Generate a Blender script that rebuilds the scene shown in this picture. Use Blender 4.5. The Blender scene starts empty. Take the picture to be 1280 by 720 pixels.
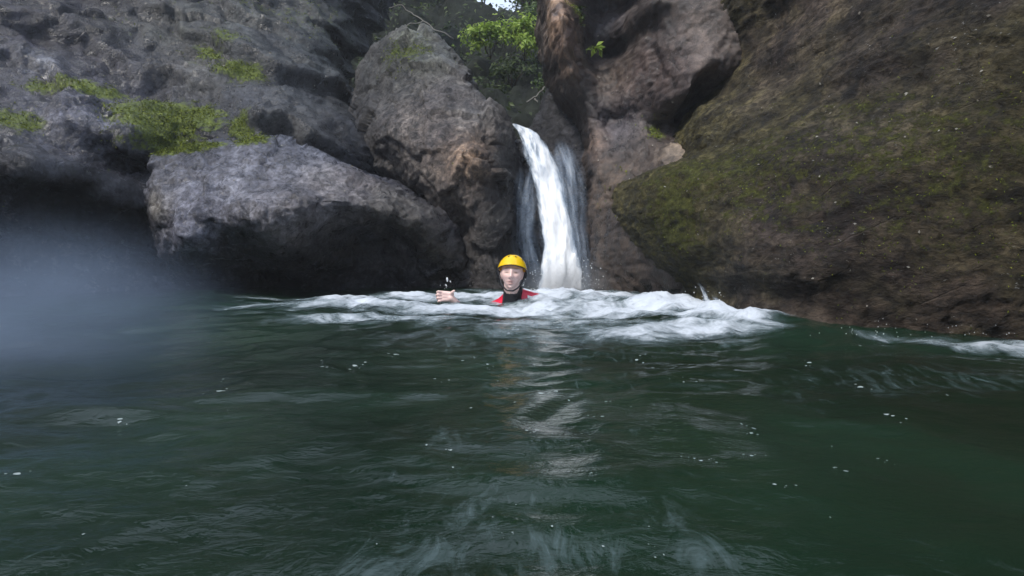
import bpy, bmesh, math, random
import numpy as np
from mathutils import Vector, Matrix
random.seed(7)
rng = np.random.default_rng(11)
R = math.radians
scene = bpy.context.scene
COL = scene.collection

# ------------------------------------------------------------------ camera
F, CX, CY = 760.0, 640.0, 360.0          # pixels of the 1280 x 720 photograph
PITCH = math.atan(50 / F)
CAM = np.array([0.0, 0.0, 0.385])
SP, CP = math.sin(PITCH), math.cos(PITCH)

def ray(px, py):
    dx, dy = (px - CX) / F, -(py - CY) / F
    return np.array([dx, CP + dy * SP, -SP + dy * CP])

def at(px, py, Y):
    d = ray(px, py)
    return CAM + d * (Y / d[1])

def onwater(px, py, z=0.0):
    d = ray(px, py)
    return CAM + d * ((z - CAM[2]) / d[2])

# ------------------------------------------------------------------ noise
_perm = rng.permutation(512).astype(np.int64)
_perm = np.concatenate([_perm, _perm])
_grad = rng.normal(size=(512, 3)); _grad /= np.linalg.norm(_grad, axis=1)[:, None]
_rnd = rng.random((512, 3))

def _hash(ix, iy, iz):
    return _perm[(_perm[(_perm[ix & 511] + iy) & 511] + iz) & 511]

def noise(P):
    P = np.asarray(P, float)
    i = np.floor(P).astype(np.int64); f = P - i
    u = f * f * f * (f * (f * 6 - 15) + 10)
    out = 0
    for dx in (0, 1):
        wx = u[:, 0] if dx else 1 - u[:, 0]
        for dy in (0, 1):
            wy = u[:, 1] if dy else 1 - u[:, 1]
            for dz in (0, 1):
                wz = u[:, 2] if dz else 1 - u[:, 2]
                g = _grad[_hash(i[:, 0] + dx, i[:, 1] + dy, i[:, 2] + dz)]
                d = g[:, 0] * (f[:, 0] - dx) + g[:, 1] * (f[:, 1] - dy) + g[:, 2] * (f[:, 2] - dz)
                out = out + wx * wy * wz * d
    return out * 1.6

def fbm(P, octv=4, gain=0.5, lac=2.03):
    a, s, o = 1.0, 0.0, 0
    P = np.asarray(P, float).copy()
    for k in range(octv):
        s = s + a * noise(P + 17.3 * k); a *= gain; P = P * lac
    return s

def ridged(P, octv=4, gain=0.5):
    a, s = 1.0, 0.0
    P = np.asarray(P, float).copy()
    for k in range(octv):
        s = s + a * (1 - np.abs(noise(P + 9.1 * k)) * 1.8); a *= gain; P = P * 2.1
    return s

def facets(P, tilt=1.0):
    """height of a broken, faceted surface: each Voronoi cell is a tilted plane; also the distance to the cell border"""
    i = np.floor(P).astype(np.int64)
    n = len(P)
    f1 = np.full(n, 9.0); f2 = np.full(n, 9.0); h = np.zeros(n)
    for dx in (-1, 0, 1):
        for dy in (-1, 0, 1):
            for dz in (-1, 0, 1):
                c = i + np.array([dx, dy, dz])
                hs = _hash(c[:, 0], c[:, 1], c[:, 2])
                q = c + _rnd[hs]
                v = P - q
                d = np.einsum('ij,ij->i', v, v)
                hh = np.einsum('ij,ij->i', v, _grad[hs]) * tilt + (_rnd[hs][:, 1] - 0.5) * 0.5
                near = d < f1
                f2 = np.where(near, f1, np.minimum(f2, d))
                h = np.where(near, hh, h)
                f1 = np.where(near, d, f1)
    return h, np.sqrt(f2) - np.sqrt(f1)

def sstep(a, b, x):
    t = np.clip((x - a) / (b - a), 0, 1)
    return t * t * (3 - 2 * t)

def tps(pts, vals, Q, lam=0.00015):
    pts = np.asarray(pts, float); vals = np.asarray(vals, float)
    n = len(pts)
    def U(r2):
        return np.where(r2 > 1e-12, 0.5 * r2 * np.log(np.maximum(r2, 1e-12)), 0)
    d2 = ((pts[:, None] - pts[None]) ** 2).sum(-1)
    A = np.zeros((n + 3, n + 3))
    A[:n, :n] = U(d2) + lam * np.eye(n)
    A[:n, n] = 1; A[:n, n + 1:] = pts
    A[n, :n] = 1; A[n + 1:, :n] = pts.T
    b = np.zeros(n + 3); b[:n] = vals
    w = np.linalg.solve(A, b)
    out = np.zeros(len(Q))
    for s in range(0, len(Q), 20000):
        q = Q[s:s + 20000]
        d2 = ((q[:, None] - pts[None]) ** 2).sum(-1)
        out[s:s + 20000] = U(d2) @ w[:n] + w[n] + q @ w[n + 1:]
    return np.clip(out, vals.min() - 0.3, vals.max() + 0.3)

def polydist(Q, poly):
    """signed distance to a closed polygon, positive inside"""
    poly = np.asarray(poly, float)
    a, b = poly, np.roll(poly, -1, 0)
    best = np.full(len(Q), 1e9); inside = np.zeros(len(Q), bool); near = np.zeros((len(Q), 2))
    for p, q in zip(a, b):
        e = q - p
        t = np.clip(((Q - p) @ e) / max(e @ e, 1e-12), 0, 1)
        c_ = p + t[:, None] * e
        d = np.linalg.norm(Q - c_, axis=1)
        near[d < best] = c_[d < best]
        best = np.minimum(best, d)
        c = (p[1] > Q[:, 1]) != (q[1] > Q[:, 1])
        if c.any() and abs(q[1] - p[1]) > 1e-12:
            xi = p[0] + (Q[:, 1] - p[1]) / (q[1] - p[1]) * e[0]
            inside ^= c & (Q[:, 0] < xi)
    return np.where(inside, best, -best), near

# ------------------------------------------------------------------ object helpers
def mesh_obj(name, verts, faces, mat, parent=None, smooth=True, mats=None, fmat=None):
    me = bpy.data.meshes.new(name)
    me.from_pydata([tuple(v) for v in verts], [], [tuple(int(i) for i in f) for f in faces])
    me.validate()
    for m in (mats or [mat]): me.materials.append(m)
    if fmat is not None: me.polygons.foreach_set('material_index', np.asarray(fmat, np.int32))
    if smooth: me.polygons.foreach_set('use_smooth', np.ones(len(me.polygons), bool))
    me.update()
    o = bpy.data.objects.new(name, me); COL.objects.link(o)
    if parent is not None: o.parent = parent
    return o

def attr(o, name, vals):
    a = o.data.attributes.new(name, 'FLOAT', 'POINT')
    a.data.foreach_set('value', np.asarray(vals, np.float32))

def attr_col(o, name, cols):
    a = o.data.attributes.new(name, 'FLOAT_COLOR', 'POINT')
    c = np.ones((len(cols), 4), np.float32); c[:, :3] = cols
    a.data.foreach_set('color', c.ravel())

def tag(o, label=None, cat=None, group=None, kind=None):
    if label: o['label'] = label
    if cat: o['category'] = cat
    if group: o['group'] = group
    if kind: o['kind'] = kind
    return o

def empty(name, loc):
    o = bpy.data.objects.new(name, None); COL.objects.link(o); o.location = loc
    o.empty_display_size = 0.1
    return o

class MB:
    def __init__(s): s.v = []; s.f = []
    def add(s, v, f):
        n = len(s.v); s.v += [tuple(p) for p in v]; s.f += [tuple(i + n for i in q) for q in f]
    def tube(s, pts, rad, seg=8, cap=True):
        pts = [np.asarray(p, float) for p in pts]
        if not hasattr(rad, '__len__'): rad = [rad] * len(pts)
        v, f = [], []
        ref = np.array([0.31, 0.2, 0.93])
        for k, p in enumerate(pts):
            t = pts[min(k + 1, len(pts) - 1)] - pts[max(k - 1, 0)]
            t = t / (np.linalg.norm(t) + 1e-9)
            a = np.cross(t, ref); a /= np.linalg.norm(a) + 1e-9
            b = np.cross(t, a)
            for j in range(seg):
                th = 2 * math.pi * j / seg
                v.append(p + rad[k] * (math.cos(th) * a + math.sin(th) * b))
        for k in range(len(pts) - 1):
            for j in range(seg):
                f.append((k * seg + j, k * seg + (j + 1) % seg, (k + 1) * seg + (j + 1) % seg, (k + 1) * seg + j))
        if cap:
            f.append(tuple(range(seg))[::-1]); f.append(tuple((len(pts) - 1) * seg + j for j in range(seg)))
        s.add(v, f)
    def ell(s, c, r, rot=None, nu=16, nv=10):
        c = np.asarray(c, float)
        r = np.asarray(r if hasattr(r, '__len__') else (r, r, r), float)
        v = []
        for i in range(1, nv):
            ph = math.pi * i / nv
            for j in range(nu):
                th = 2 * math.pi * j / nu
                p = np.array([math.sin(ph) * math.cos(th), math.sin(ph) * math.sin(th), math.cos(ph)]) * r
                v.append(p)
        top, bot = len(v), len(v) + 1
        v += [np.array([0, 0, r[2]]), np.array([0, 0, -r[2]])]
        f = []
        for i in range(nv - 2):
            for j in range(nu):
                f.append((i * nu + j, (i + 1) * nu + j, (i + 1) * nu + (j + 1) % nu, i * nu + (j + 1) % nu))
        for j in range(nu):
            f.append((top, j, (j + 1) % nu))
            f.append((bot, (nv - 2) * nu + (j + 1) % nu, (nv - 2) * nu + j))
        if rot is not None:
            M = np.array(rot.to_matrix()); v = [M @ p for p in v]
        s.add([p + c for p in v], f)
    def capsule(s, a, b, ra, rb, seg=14):
        a = np.asarray(a, float); b = np.asarray(b, float)
        s.tube([a, (a + b) / 2, b], [ra, (ra + rb) / 2, rb], seg)
        s.ell(a, ra, nu=seg, nv=8); s.ell(b, rb, nu=seg, nv=8)
    def build(s, name, mat, parent=None, smooth=True):
        return mesh_obj(name, s.v, s.f, mat, parent, smooth)

def remeshed(o, voxel, smooth_it=4, factor=0.5):
    """fuse the overlapping pieces of one body into a single continuous skin"""
    m = o.modifiers.new('r', 'REMESH'); m.mode = 'VOXEL'; m.voxel_size = voxel; m.use_smooth_shade = True
    s = o.modifiers.new('s', 'SMOOTH'); s.iterations = smooth_it; s.factor = factor
    dg = bpy.context.evaluated_depsgraph_get(); dg.update()
    me = bpy.data.meshes.new_from_object(o.evaluated_get(dg))
    mats = list(o.data.materials)
    o.modifiers.clear()
    o.data = me
    if not me.materials:
        for mm in mats: me.materials.append(mm)
    me.polygons.foreach_set('use_smooth', np.ones(len(me.polygons), bool))
    return o

def verts_of(o):
    a = np.empty(len(o.data.vertices) * 3, np.float32); o.data.vertices.foreach_get('co', a); return a.reshape(-1, 3).astype(float)
def normals_of(o):
    a = np.empty(len(o.data.vertices) * 3, np.float32); o.data.vertices.foreach_get('normal', a); return a.reshape(-1, 3).astype(float)

# ------------------------------------------------------------------ materials
class NT:
    def __init__(s, name):
        s.m = bpy.data.materials.new(name); s.m.use_nodes = True
        s.t = s.m.node_tree; s.t.nodes.clear()
        s.out = s.n('ShaderNodeOutputMaterial')
    def n(s, typ, **kw):
        o = s.t.nodes.new(typ)
        for k, v in kw.items():
            if k.startswith('i_'):
                key = k[2:].replace('_', ' ')
                o.inputs[key].default_value = v
            else: setattr(o, k, v)
        return o
    def l(s, a, b): s.t.links.new(a, b)
    def math(s, op, a, b=None, c=None, clamp=False):
        o = s.n('ShaderNodeMath', operation=op, use_clamp=clamp)
        for k, v in enumerate((a, b, c)):
            if v is None: continue
            if hasattr(v, 'links'): s.l(v, o.inputs[k])
            else: o.inputs[k].default_value = v
        return o.outputs[0]
    def mix(s, fac, a, b, mode='MIX'):
        o = s.n('ShaderNodeMix', data_type='RGBA', blend_type=mode)
        for k, v in ((0, fac), (6, a), (7, b)):
            if hasattr(v, 'links'): s.l(v, o.inputs[k])
            elif k == 0: o.inputs[0].default_value = v
            else: o.inputs[k].default_value = (*v, 1) if len(v) == 3 else v
        return o.outputs[2]
    def ramp(s, fac, stops, interp='LINEAR'):
        o = s.n('ShaderNodeValToRGB'); o.color_ramp.interpolation = interp
        e = o.color_ramp.elements
        while len(e) < len(stops): e.new(0.5)
        for el, (p, c) in zip(e, stops):
            el.position = p
            el.color = (c, c, c, 1) if not hasattr(c, '__len__') else (*c, 1)
        s.l(fac, o.inputs[0]); return o.outputs[0]
    def mapr(s, v, a, b, c=0.0, d=1.0):
        o = s.n('ShaderNodeMapRange', interpolation_type='SMOOTHSTEP')
        s.l(v, o.inputs[0])
        for k, x in zip((1, 2, 3, 4), (a, b, c, d)): o.inputs[k].default_value = x
        return o.outputs[0]
    def obj(s, scale=(1, 1, 1)):
        tc = s.n('ShaderNodeTexCoord'); mp = s.n('ShaderNodeMapping'); mp.inputs['Scale'].default_value = scale
        s.l(tc.outputs['Object'], mp.inputs[0]); return mp.outputs[0]
    def noise(s, vec, scale, detail=6, rough=0.6, dist=0.0):
        o = s.n('ShaderNodeTexNoise'); s.l(vec, o.inputs['Vector'])
        o.inputs['Scale'].default_value = scale; o.inputs['Detail'].default_value = detail
        o.inputs['Roughness'].default_value = rough; o.inputs['Distortion'].default_value = dist
        return o.outputs['Fac']
    def mixv(s, vec, fac):
        o = s.n('ShaderNodeVectorMath', operation='ADD'); s.l(vec, o.inputs[0])
        m_ = s.n('ShaderNodeVectorMath', operation='SCALE'); m_.inputs['Scale'].default_value = 0.35
        c_ = s.n('ShaderNodeCombineXYZ'); s.l(fac, c_.inputs[0]); s.l(fac, c_.inputs[2]); s.l(c_.outputs[0], m_.inputs[0]); s.l(m_.outputs[0], o.inputs[1])
        return o.outputs[0]
    def vor(s, vec, scale, feature='F1'):
        o = s.n('ShaderNodeTexVoronoi', feature=feature); s.l(vec, o.inputs['Vector']); o.inputs['Scale'].default_value = scale
        return o.outputs['Distance']
    def at(s, name, col=False):
        o = s.n('ShaderNodeAttribute', attribute_name=name); return o.outputs['Color' if col else 'Fac']
    def bump(s, h, strength=0.5, dist=0.02, prev=None):
        o = s.n('ShaderNodeBump'); o.inputs['Strength'].default_value = strength; o.inputs['Distance'].default_value = dist
        s.l(h, o.inputs['Height'])
        if prev is not None: s.l(prev, o.inputs['Normal'])
        return o.outputs[0]
    def bsdf(s, color, rough=0.5, spec=0.5, normal=None, **kw):
        o = s.n('ShaderNodeBsdfPrincipled')
        for k, v in (('Base Color', color), ('Roughness', rough), ('Specular IOR Level', spec)):
            if hasattr(v, 'links'): s.l(v, o.inputs[k])
            elif hasattr(v, '__len__'): o.inputs[k].default_value = (*v, 1)
            else: o.inputs[k].default_value = v
        if normal is not None: s.l(normal, o.inputs['Normal'])
        for k, v in kw.items():
            key = k.replace('_', ' ')
            if hasattr(v, 'links'): s.l(v, o.inputs[key])
            else: o.inputs[key].default_value = v
        s.l(o.outputs[0], s.out.inputs[0]); return o

def simple(name, color, rough=0.5, spec=0.5, var=0.12, scale=40, **kw):
    t = NT(name); v = t.obj()
    n = t.noise(v, scale, 4)
    c = t.mix(n, tuple(x * (1 - var) for x in color), tuple(min(1, x * (1 + var)) for x in color))
    t.bsdf(c, rough, spec, t.bump(n, 0.15, 0.004), **kw)
    return t.m

def rock_mat(name, stretch=(1, 1, 1), bump=1.0, spec=0.6, rlo=0.3, rhi=0.75, speck=0.5, streak=0.55, soft=0.0, moss=((0.02, 0.032, 0.007), (0.085, 0.115, 0.014), (0.22, 0.26, 0.03))):
    """wet, weathered rock: mineral colour per vertex ('tone'), moss where the 'moss' attribute says it grows, 'wet' lowers the roughness"""
    t = NT(name)
    v = t.obj(stretch); v0 = t.obj()
    big = t.noise(v, 2.2, 8, 0.62, 0.4)
    mid = t.noise(v, 9.0, 8, 0.68, 0.3)
    fine = t.noise(v, 46.0, 6, 0.72)
    mott = t.noise(v, 24.0, 8, 0.75, 0.6)
    crk = t.mapr(t.vor(t.mixv(v, mid), 5.0, 'DISTANCE_TO_EDGE'), 0.0, 0.03)
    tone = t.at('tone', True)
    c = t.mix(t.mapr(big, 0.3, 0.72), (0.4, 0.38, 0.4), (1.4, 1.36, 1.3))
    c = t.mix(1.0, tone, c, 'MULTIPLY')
    c2 = t.mix(t.mapr(mid, 0.3, 0.7), (0.36, 0.36, 0.38), (1.6, 1.56, 1.5))
    c = t.mix(1.0, c, c2, 'MULTIPLY')
    c = t.mix(1.0, c, t.mix(t.mapr(mott, 0.32, 0.68), (0.38 + 0.4 * soft, 0.36 + 0.4 * soft, 0.35 + 0.4 * soft), (1.7 - 0.4 * soft, 1.66 - 0.4 * soft, 1.62 - 0.4 * soft)), 'MULTIPLY')
    # pale lichen / mineral flecks
    fl = t.mapr(t.noise(v, 60.0, 3, 0.5), 0.66, 0.74)
    fl = t.math('MULTIPLY', fl, t.mapr(t.noise(v0, 3.1, 3), 0.48, 0.62))
    c = t.mix(t.math('MULTIPLY', fl, speck), c, (0.42, 0.42, 0.4))
    # dark algae streaks running down
    st = t.noise(t.obj((7, 7, 0.9)), 1.3, 6, 0.6, 0.5)
    c = t.mix(t.math('MULTIPLY', t.mapr(st, 0.52, 0.68), streak), c, (0.02, 0.019, 0.018))
    # moss
    mossn = t.noise(v0, 17, 7, 0.75)
    ms = t.math('ADD', t.at('moss'), t.math('MULTIPLY', t.math('SUBTRACT', mossn, 0.5), 1.5))
    ms = t.mapr(ms, 0.38, 0.62)
    mc = t.ramp(t.noise(v0, 30, 5, 0.7), [(0.25, moss[0]), (0.5, moss[1]), (0.72, moss[2])])
    c = t.mix(ms, c, mc)
    rg = t.math('SUBTRACT', t.mapr(mid, 0.25, 0.75, rlo, rhi), t.math('MULTIPLY', t.at('wet'), 0.2))
    rg = t.math('ADD', rg, t.math('MULTIPLY', ms, 0.3), clamp=True)
    h = t.math('ADD', t.math('MULTIPLY', mid, 0.9), t.math('MULTIPLY', fine, 0.35))
    h = t.math('ADD', h, t.math('ADD', t.math('MULTIPLY', mott, 0.5), t.math('MULTIPLY', crk, 0.18)))
    h = t.math('ADD', h, t.math('MULTIPLY', t.math('MULTIPLY', ms, t.noise(v0, 90, 3)), 0.5))
    nb = t.bump(h, bump, 0.05)
    t.bsdf(c, rg, spec, nb)
    return t.m

M = {}
M['rock'] = rock_mat('wet_rock')
M['rock_layered'] = rock_mat('layered_rock', (0.8, 0.8, 1.35), 1.0, spec=0.25, rlo=0.5, rhi=0.9, speck=0.7, moss=((0.032, 0.036, 0.01), (0.082, 0.086, 0.022), (0.15, 0.148, 0.042)))
M['rock_polished'] = rock_mat('water_polished_rock', bump=0.6, spec=0.5, speck=0.35, rlo=0.16, rhi=0.55)
M['rock_smooth'] = rock_mat('smooth_brown_rock', bump=0.5, spec=0.5, rlo=0.3, rhi=0.7, streak=0.15, soft=1.0)

# ------------------------------------------------------------------ rock masses
def relief(name, mat, ctrl, outline=None, xr=None, zr=None, step=0.02, edge=0.3, depth=0.35, ybmax=1.4,
           detail=None, tones=None, base=(0.12, 0.12, 0.12), moss=(), wet=(), seed=0.0, slope=6.0):
    C3 = np.array([at(px, py, Y) for px, py, Y in ctrl])
    if outline is not None:
        O3 = np.array([at(px, py, Y) for px, py, Y in outline])
        lo = O3.min(0) - 0.25; hi = O3.max(0) + 0.25
        x0, x1, z0, z1 = lo[0], hi[0], lo[2], hi[2]
    if xr is not None: x0, x1 = xr
    if zr is not None: z0, z1 = zr
    z0 = max(z0, -0.5)
    xs = np.arange(x0, x1 + step, step); zs = np.arange(z0, z1 + step, step)
    X, Z = np.meshgrid(xs, zs)
    Q = np.stack([X.ravel(), Z.ravel()], 1)
    if outline is not None:
        wob = np.stack([fbm(np.c_[Q * 2.6, np.full(len(Q), 3.1 + seed)], 4), fbm(np.c_[Q * 2.6, np.full(len(Q), 9.7 + seed)], 4)], 1) * 0.035
        d, near = polydist(Q + wob, O3[:, [0, 2]])
        out_ = d < 0
        Q[out_] = (near - wob)[out_] + (Q + wob - near)[out_] * 0.1
    Y = tps(C3[:, [0, 2]], C3[:, 1], Q)
    keep = np.ones(len(Q), bool)
    if outline is not None:
        t = np.clip(d / edge, 0, 1)
        rec = depth * (1 - np.sqrt(np.maximum(0, 1 - (1 - t) ** 2))) + np.where(d < 0, -d * slope, 0)
        Y = Y + rec
        keep = rec < ybmax
    P = np.c_[Q[:, 0], Y, Q[:, 1]]
    nx, nz = len(xs), len(zs)
    idx = np.arange(nx * nz).reshape(nz, nx)
    a, b, c, e = idx[:-1, :-1].ravel(), idx[:-1, 1:].ravel(), idx[1:, 1:].ravel(), idx[1:, :-1].ravel()
    ok = keep[a] & keep[b] & keep[c] & keep[e]
    faces = np.stack([a, b, c, e], 1)[ok]
    used = np.zeros(len(P), bool); used[faces.ravel()] = True
    remap = np.cumsum(used) - 1
    P0 = P.reshape(nz, nx, 3)
    gx = np.gradient(P0, axis=1).reshape(-1, 3); gz = np.gradient(P0, axis=0).reshape(-1, 3)
    N = np.cross(gx, gz); N /= np.linalg.norm(N, axis=1)[:, None] + 1e-9
    P, N = P[used], N[used]
    faces = remap[faces]
    if detail: P = P + N * detail(P + seed)[:, None]
    o = mesh_obj(name, P, faces, mat)
    o.data.update()
    # mineral colours, with light and shade painted in: weighted blobs (px, py, Y, radius, colour)
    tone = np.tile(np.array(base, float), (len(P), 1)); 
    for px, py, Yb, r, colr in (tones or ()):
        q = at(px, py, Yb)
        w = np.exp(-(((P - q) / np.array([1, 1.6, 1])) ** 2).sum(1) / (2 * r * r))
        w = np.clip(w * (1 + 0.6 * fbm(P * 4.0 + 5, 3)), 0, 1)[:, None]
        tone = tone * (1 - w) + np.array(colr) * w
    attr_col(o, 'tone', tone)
    nv = normals_of(o)
    ms = np.zeros(len(P))
    for px, py, Yb, r, k in moss:
        q = at(px, py, Yb)
        rr = np.array(r if hasattr(r, '__len__') else (r, r, r))
        w = np.exp(-(((P - q) / rr) ** 2).sum(1) / 2)
        ms = np.maximum(ms, k * w)
    ms = ms * np.clip(0.75 + 0.5 * nv[:, 2], 0.3, 1.2)
    attr(o, 'moss', ms)
    wt = np.zeros(len(P))
    for px, py, Yb, r in wet:
        q = at(px, py, Yb); wt = np.maximum(wt, np.exp(-((P - q) ** 2).sum(1) / (2 * r * r)))
    wt = np.maximum(wt, sstep(0.35, 0.05, P[:, 2]))
    attr(o, 'wet', wt)
    return o

def det_smooth(a=0.05, fs=1.0, crack=0.02, fine=0.006, big=0.05):
    def f(P):
        Q = P + 0.12 * np.stack([fbm(P * 1.7, 3), fbm(P * 1.7 + 31, 3), fbm(P * 1.7 + 57, 3)], 1)
        h = a * fbm(Q * 1.6, 4)
        fc, bd = facets(Q * 2.1 * fs, 0.8)
        h += big * fc
        h -= crack * sstep(0.07, 0.0, bd) * sstep(-0.1, 0.3, noise(P * 1.3))
        f2, b2 = facets(Q * 6.3 * fs, 0.8)
        h += 0.016 * f2
        f3, b3 = facets(Q * 15.0 * fs, 0.9)
        h += 0.009 * f3 - 0.008 * sstep(0.08, 0.0, b2) * sstep(0.0, 0.3, noise(P * 2.3 + 6))
        h += fine * (ridged(Q * 14, 3) - 1.2)
        return h
    return f

def det_layer(a=0.06):
    def f(P):
        Q = P + 0.10 * np.stack([fbm(P * 2.1, 3), fbm(P * 2.1 + 31, 3), fbm(P * 2.1 + 57, 3)], 1)
        S = Q * np.array([1.0, 1.0, 1.7])
        h = a * fbm(Q * 1.3, 3)
        fc, bd = facets(S * 1.9, 0.8)
        h += 0.014 * fc
        f2, b2 = facets(S * 5.0, 0.9)
        h += 0.014 * f2
        h += 0.014 * (ridged(S * 4.6, 4) - 1.3)
        h += 0.011 * fbm(P * 15 + 3, 3)
        h += 0.006 * (ridged(S * 21, 3) - 1.2)
        return h
    return f

def det_ledge(a=0.07):
    """slabs that dip down to the right, with broken undercut edges"""
    def f(P):
        Q = P + 0.16 * np.stack([fbm(P * 1.4, 3), fbm(P * 1.4 + 31, 3), fbm(P * 1.4 + 57, 3)], 1)
        u = Q[:, 2] + 0.45 * Q[:, 0]
        saw = np.mod(u * 1.7 + 0.5 * noise(Q * 0.7), 1.0)
        h = 0.16 * (sstep(0, 0.2, saw) * (1 - saw) - 0.3) * (0.6 + 0.8 * sstep(-0.3, 0.4, noise(Q * 0.9 + 4)))
        saw2 = np.mod(u * 5.1 + 0.6 * noise(Q * 1.6 + 9), 1.0)
        h += 0.05 * (sstep(0, 0.25, saw2) * (1 - saw2) - 0.3) * sstep(-0.2, 0.3, noise(Q * 1.3 + 14))
        h += a * fbm(Q * 1.6, 4)
        h += 0.06 * facets(Q * 1.8, 0.8)[0] + 0.022 * facets(Q * 5.5, 0.8)[0]
        return h + 0.01 * (ridged(Q * 12, 3) - 1.2)
    return f

GREY = (0.085, 0.097, 0.135)
# far left cliff, sloping slab and dark undercut behind the boulder
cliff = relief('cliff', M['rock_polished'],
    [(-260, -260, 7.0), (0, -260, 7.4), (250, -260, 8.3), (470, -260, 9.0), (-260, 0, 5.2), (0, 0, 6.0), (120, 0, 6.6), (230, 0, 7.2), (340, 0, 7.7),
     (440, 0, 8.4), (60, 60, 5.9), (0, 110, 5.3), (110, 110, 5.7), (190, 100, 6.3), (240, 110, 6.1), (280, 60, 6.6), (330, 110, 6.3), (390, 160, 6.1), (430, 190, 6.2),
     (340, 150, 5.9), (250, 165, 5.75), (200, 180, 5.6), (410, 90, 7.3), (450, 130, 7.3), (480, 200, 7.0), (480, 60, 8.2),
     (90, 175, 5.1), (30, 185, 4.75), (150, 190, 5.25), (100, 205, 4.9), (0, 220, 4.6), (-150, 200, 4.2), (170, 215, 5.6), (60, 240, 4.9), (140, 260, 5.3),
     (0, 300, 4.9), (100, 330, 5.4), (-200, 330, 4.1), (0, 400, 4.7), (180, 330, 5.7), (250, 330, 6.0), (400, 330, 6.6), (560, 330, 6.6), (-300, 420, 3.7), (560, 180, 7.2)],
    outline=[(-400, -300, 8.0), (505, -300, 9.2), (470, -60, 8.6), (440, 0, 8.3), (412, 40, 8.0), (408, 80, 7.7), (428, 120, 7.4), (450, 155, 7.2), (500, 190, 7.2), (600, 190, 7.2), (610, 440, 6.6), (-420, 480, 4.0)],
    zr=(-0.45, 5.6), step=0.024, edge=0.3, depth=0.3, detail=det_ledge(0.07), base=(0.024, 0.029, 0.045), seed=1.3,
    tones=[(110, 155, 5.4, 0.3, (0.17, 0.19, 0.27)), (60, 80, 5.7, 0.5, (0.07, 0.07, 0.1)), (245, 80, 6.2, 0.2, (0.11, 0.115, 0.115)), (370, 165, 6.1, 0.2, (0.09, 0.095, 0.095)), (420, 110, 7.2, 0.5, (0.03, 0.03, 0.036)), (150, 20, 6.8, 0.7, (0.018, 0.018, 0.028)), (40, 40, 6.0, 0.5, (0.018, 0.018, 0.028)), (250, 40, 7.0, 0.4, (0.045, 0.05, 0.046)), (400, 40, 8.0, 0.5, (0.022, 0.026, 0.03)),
           (430, 60, 7.8, 0.9, (0.035, 0.042, 0.045)), (60, 300, 4.9, 0.8, (0.05, 0.055, 0.07)), (40, 75, 5.6, 0.12, (0.22, 0.25, 0.31))],  # blue sky sheen and the shadowed gap beside the outcrop are painted in
    moss=[(90, 108, 5.6, (0.3, 0.5, 0.09), 0.85), (25, 160, 5.1, (0.2, 0.4, 0.12), 0.75), (215, 150, 5.8, (0.35, 0.5, 0.2), 1.0), (205, 180, 5.6, (0.28, 0.4, 0.09), 1.1),
          (310, 160, 5.9, (0.12, 0.3, 0.14), 0.95), (300, 85, 6.4, (0.2, 0.4, 0.14), 0.85), (270, 60, 6.6, (0.25, 0.5, 0.25), 0.6), (150, 40, 6.7, (0.5, 0.5, 0.25), 0.3),
          (400, 20, 8.0, (1.2, 1, 0.7), 0.35), (40, 230, 4.8, (0.5, 0.5, 0.15), 0.45), (330, 20, 7.7, (0.7, 0.7, 0.5), 0.35)],
    wet=[(100, 140, 5.4, 0.6), (40, 300, 4.9, 0.9)])

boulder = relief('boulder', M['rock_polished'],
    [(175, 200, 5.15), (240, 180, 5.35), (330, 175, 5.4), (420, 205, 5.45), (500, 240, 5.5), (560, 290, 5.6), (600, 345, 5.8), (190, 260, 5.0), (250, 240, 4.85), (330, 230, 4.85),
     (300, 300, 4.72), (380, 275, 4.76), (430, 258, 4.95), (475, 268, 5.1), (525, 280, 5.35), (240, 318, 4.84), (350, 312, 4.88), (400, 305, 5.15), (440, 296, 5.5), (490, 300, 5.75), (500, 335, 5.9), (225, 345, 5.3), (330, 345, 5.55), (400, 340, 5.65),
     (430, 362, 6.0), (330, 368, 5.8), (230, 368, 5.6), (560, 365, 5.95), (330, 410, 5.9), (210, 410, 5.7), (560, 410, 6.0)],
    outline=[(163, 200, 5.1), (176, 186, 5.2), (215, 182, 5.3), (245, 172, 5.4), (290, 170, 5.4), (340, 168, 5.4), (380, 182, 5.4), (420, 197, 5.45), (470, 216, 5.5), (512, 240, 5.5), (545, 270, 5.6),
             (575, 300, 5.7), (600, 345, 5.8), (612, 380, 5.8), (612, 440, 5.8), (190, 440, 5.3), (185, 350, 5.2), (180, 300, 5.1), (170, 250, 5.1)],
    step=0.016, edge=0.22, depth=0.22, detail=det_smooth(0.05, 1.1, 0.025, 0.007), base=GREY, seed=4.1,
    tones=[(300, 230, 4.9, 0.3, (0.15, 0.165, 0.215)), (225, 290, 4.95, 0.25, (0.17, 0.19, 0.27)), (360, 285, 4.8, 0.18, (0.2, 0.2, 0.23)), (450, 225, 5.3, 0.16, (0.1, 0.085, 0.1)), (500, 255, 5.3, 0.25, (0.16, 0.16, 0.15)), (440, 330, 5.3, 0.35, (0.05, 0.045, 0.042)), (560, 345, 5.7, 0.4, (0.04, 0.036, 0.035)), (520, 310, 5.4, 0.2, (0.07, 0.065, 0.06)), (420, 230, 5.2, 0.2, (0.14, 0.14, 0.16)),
           (340, 355, 5.4, 0.25, (0.05, 0.048, 0.05)), (220, 355, 5.2, 0.2, (0.045, 0.05, 0.065)), (200, 260, 5.0, 0.16, (0.13, 0.13, 0.13))],  # undercut shade and bluish lit patches painted into these tones
    moss=[(205, 182, 5.25, (0.22, 0.25, 0.05), 1.2), (310, 172, 5.4, (0.14, 0.2, 0.06), 0.9), (255, 178, 5.35, (0.15, 0.2, 0.04), 0.8)],
    wet=[(220, 310, 4.9, 0.4)])

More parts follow.
